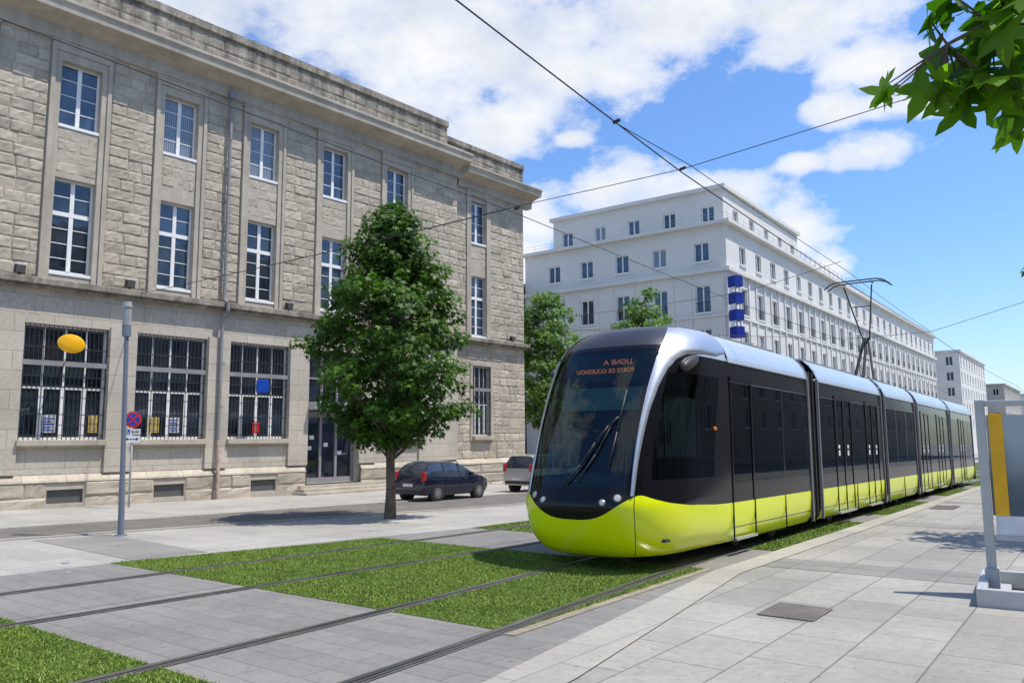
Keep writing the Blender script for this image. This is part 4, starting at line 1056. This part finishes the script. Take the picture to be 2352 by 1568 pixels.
# ------------------------------------------------------------------ lamp post
x,y=-15.63,7.96;L=empty('street_lamp',(x,y,gz(x,y)),(.014,-.02,0));tag(L,'slim blue grey street lamp with fluted glass lantern on the paving','street lamp')
m=MB();m.cyl((0,0,0),(0,0,1.1),.06,.056,16);m.cyl((0,0,1.1),(0,0,4.0),.05,.042,16);m.cyl((0,0,0),(0,0,.03),.12,.11,16);m.cyl((0,0,3.95),(0,0,4.18),.085,.085,16);m.build('pole',['post_blue'],L,smooth=True,auto=40)
m=MB();n=28
for i in range(n):
    a=2*math.pi*i/n;m.cyl((.075*math.cos(a),.075*math.sin(a),4.18),(.075*math.cos(a),.075*math.sin(a),4.55),.009,n=5)
m.cyl((0,0,4.18),(0,0,4.55),.04,n=12);m.cyl((0,0,4.55),(0,0,4.58),.10,n=24);m.cyl((0,0,4.58),(0,0,4.66),.08,n=24);m.build('lantern',['lamp_glass'],L,smooth=True,auto=40)
# ------------------------------------------------------------------ road sign
x,y=-22.88,11.84;G=empty('road_sign',(x,y,gz(x,y)),(0,0,rad(56)));tag(G,'round no stopping sign with small plates on a thin grey post','road sign')
m=MB();m.cyl((0,0,0),(0,0,2.75),.03,n=10);m.build('post',['panel_grey'],G,smooth=True)
m=MB();m.cyl((0,-.03,2.54),(0,-.045,2.54),.235,n=32,mi=0);m.cyl((0,-.045,2.54),(0,-.05,2.54),.175,n=32,mi=1)
for a in (45,-45):
    m.M=Matrix.Translation((0,-.053,2.54))@Matrix.Rotation(rad(a),4,'Y');m.box(-.175,.175,-.003,.003-(.001 if a>0 else 0),-.022,.022,0)
m.M=None;m.build('sign_disc',['sign_red','sign_blue'],G)
m=MB();m.box(-.22,.22,-.045,-.03,2.1,2.27);m.build('sign_plate',['sign_white'],G)
m=MB();m.box(-.22,.22,-.045,-.03,1.88,2.07);m.build('sign_plate',['sign_white'],G)
m=MB();m.box(-.21,-.06,-.05,-.046,2.115,2.255,0);m.box(-.15,.15,-.05,-.046,1.965,1.985,1)
for s in (-1,1): m.add([(s*.18,-.05,1.975),(s*.11,-.05,2.02),(s*.11,-.05,1.93)],[(0,1,2)],1)
m.cyl((-.14,-.05,2.22),(-.14,-.054,2.22),.018,n=10,mi=2);m.cyl((-.13,-.05,2.16),(-.13,-.054,2.16),.035,n=12,mi=2);m.cyl((-.13,-.054,2.165),(-.13,-.056,2.165),.022,n=12,mi=0)
m.build('sign_symbol',['sign_blue','sign_black','sign_white'],G)
text('sign_lettering','SAUF',.12,'sign_black',G,(.08,-.05,2.185),(rad(90),0,0),.002,True,.8)
# ------------------------------------------------------------------ display panel
px_,py_=-1.22,10.75;D=empty('display_panel',(px_,py_,gz(px_,py_)),(0,0,rad(4)));tag(D,'grey framed outdoor display panel with orange edged poster','display panel')
m=MB();m.box(0,.1,0,.12,.1,2.24);m.box(2.1,2.2,0,.12,.1,2.24);m.box(.1,2.1,.01,.11,2.16,2.23);m.box(.1,2.1,.01,.11,.62,.68);m.build('frame',['panel_grey'],D,bevel=.008)
m=MB();m.box(.105,2.1,.04,.07,.9,2.06,0);m.build('poster',['poster'],D)
m=MB();m.box(.13,.27,.03,.039,.9,2.08,0);m.build('poster_stripe',['poster_orange'],D)
m=MB();m.box(.13,2.1,.03,.065,.66,.897,0);m.build('poster_footer',['poster_white'],D)
for x0 in (-.08,1.98):
    m=MB();m.box(x0,x0+.1,-.75,.55,0.0,.2);m.box(x0+.101,x0+.3,-.75,.55,.0,.06);m.box(x0+.06,x0+.2,-.08,.2,.06,.3);m.build('foot',['panel_grey'],D,bevel=.01)
m=MB();m.box(-.08,2.3,-.85,-.751,0,.2);m.build('foot_rail',['panel_grey'],D,bevel=.01)
m=MB();m.box(-.08,2.3,.551,.65,0,.2);m.build('foot_rail',['panel_grey'],D,bevel=.01)
# ------------------------------------------------------------------ overhead wires
def wireobj(name,lines,label):
    m=MB()
    for pts,rr in lines:
        full=[]
        for a,b in zip(pts[:-1],pts[1:]):
            n=8 if (Vector(a)-Vector(b)).length>6 else 2
            for i in range(n):
                t=i/n;q=Vector(a).lerp(Vector(b),t);q.z-=.0006*4*t*(1-t)*(Vector(a)-Vector(b)).length**1.6;full.append(q)
        full.append(Vector(pts[-1]));m.tube(full,rr,5)
    o=m.build(name,['wire']);tag(o,label,'overhead wire','overhead tram wires');return o
wireobj('contact_wire',[([(-5.97,-12,7.0),(-5.97,6.87,7.05),(-5.95,13.3,6.6),(-6.1,40,6.35),(-5.8,80,5.9),(-5.97,150,5.0)],.012),([(-5.95,10.8,6.75),(-5.8,13.3,6.72),(-5.7,24,6.5),(-6.0,40,6.38)],.008)],'black contact wire hanging over the tram track')
wireobj('contact_wire',[([(-9.57,-12,6.7),(-9.57,12.6,6.4),(-9.4,40,6.1),(-9.57,150,4.6)],.009)],'black contact wire hanging over the second track')
a=fac(3.4,6.55,.05);b=fac(20.5,7.3,.05)
wireobj('span_wire',[([tuple(a),(-9.57,12.95,6.55),(-5.95,13.3,6.68),(6,13.9,8.0)],.008),([tuple(a),(-9.57,12.6,6.4)],.006)],'thin span wire stretched across the street from the stone wall')
wireobj('span_wire',[([tuple(b),(-9.57,40,6.35),(-5.97,40,6.4),(7,41.3,10.2)],.011),([tuple(b),(-9.57,26,6.6),(-5.97,24.5,6.9)],.008)],'thin span wire stretched across the street further along')
for q in ((-5.95,13.3,6.68),(-9.57,12.95,6.5),(-5.95,10.8,6.78)):
    m=MB();m.cyl((q[0]-.06,q[1],q[2]),(q[0]+.06,q[1],q[2]+.02),.03,n=8)
    o=m.build('wire_clamp',['wire']);tag(o,'small dark clamp joining the overhead wires','wire clamp','clamps on the overhead wires')
m=MB();m.cyl((6.,13.9,gz(6,14)),(6.,13.9,8.4),.12,.09,16);o=m.build('catenary_mast',['post_blue'],smooth=True,auto=40);tag(o,'slim blue grey mast holding the span wire','mast')
m=MB();m.cyl((7.,41.3,gz(7,41)),(7.,41.3,10.6),.14,.1,16);o=m.build('catenary_mast',['post_blue'],smooth=True,auto=40);tag(o,'tall blue grey mast holding the far span wire','mast')
S.view_settings.view_transform='Standard'
try: S.view_settings.look='None'
except Exception: pass
S.view_settings.exposure=0
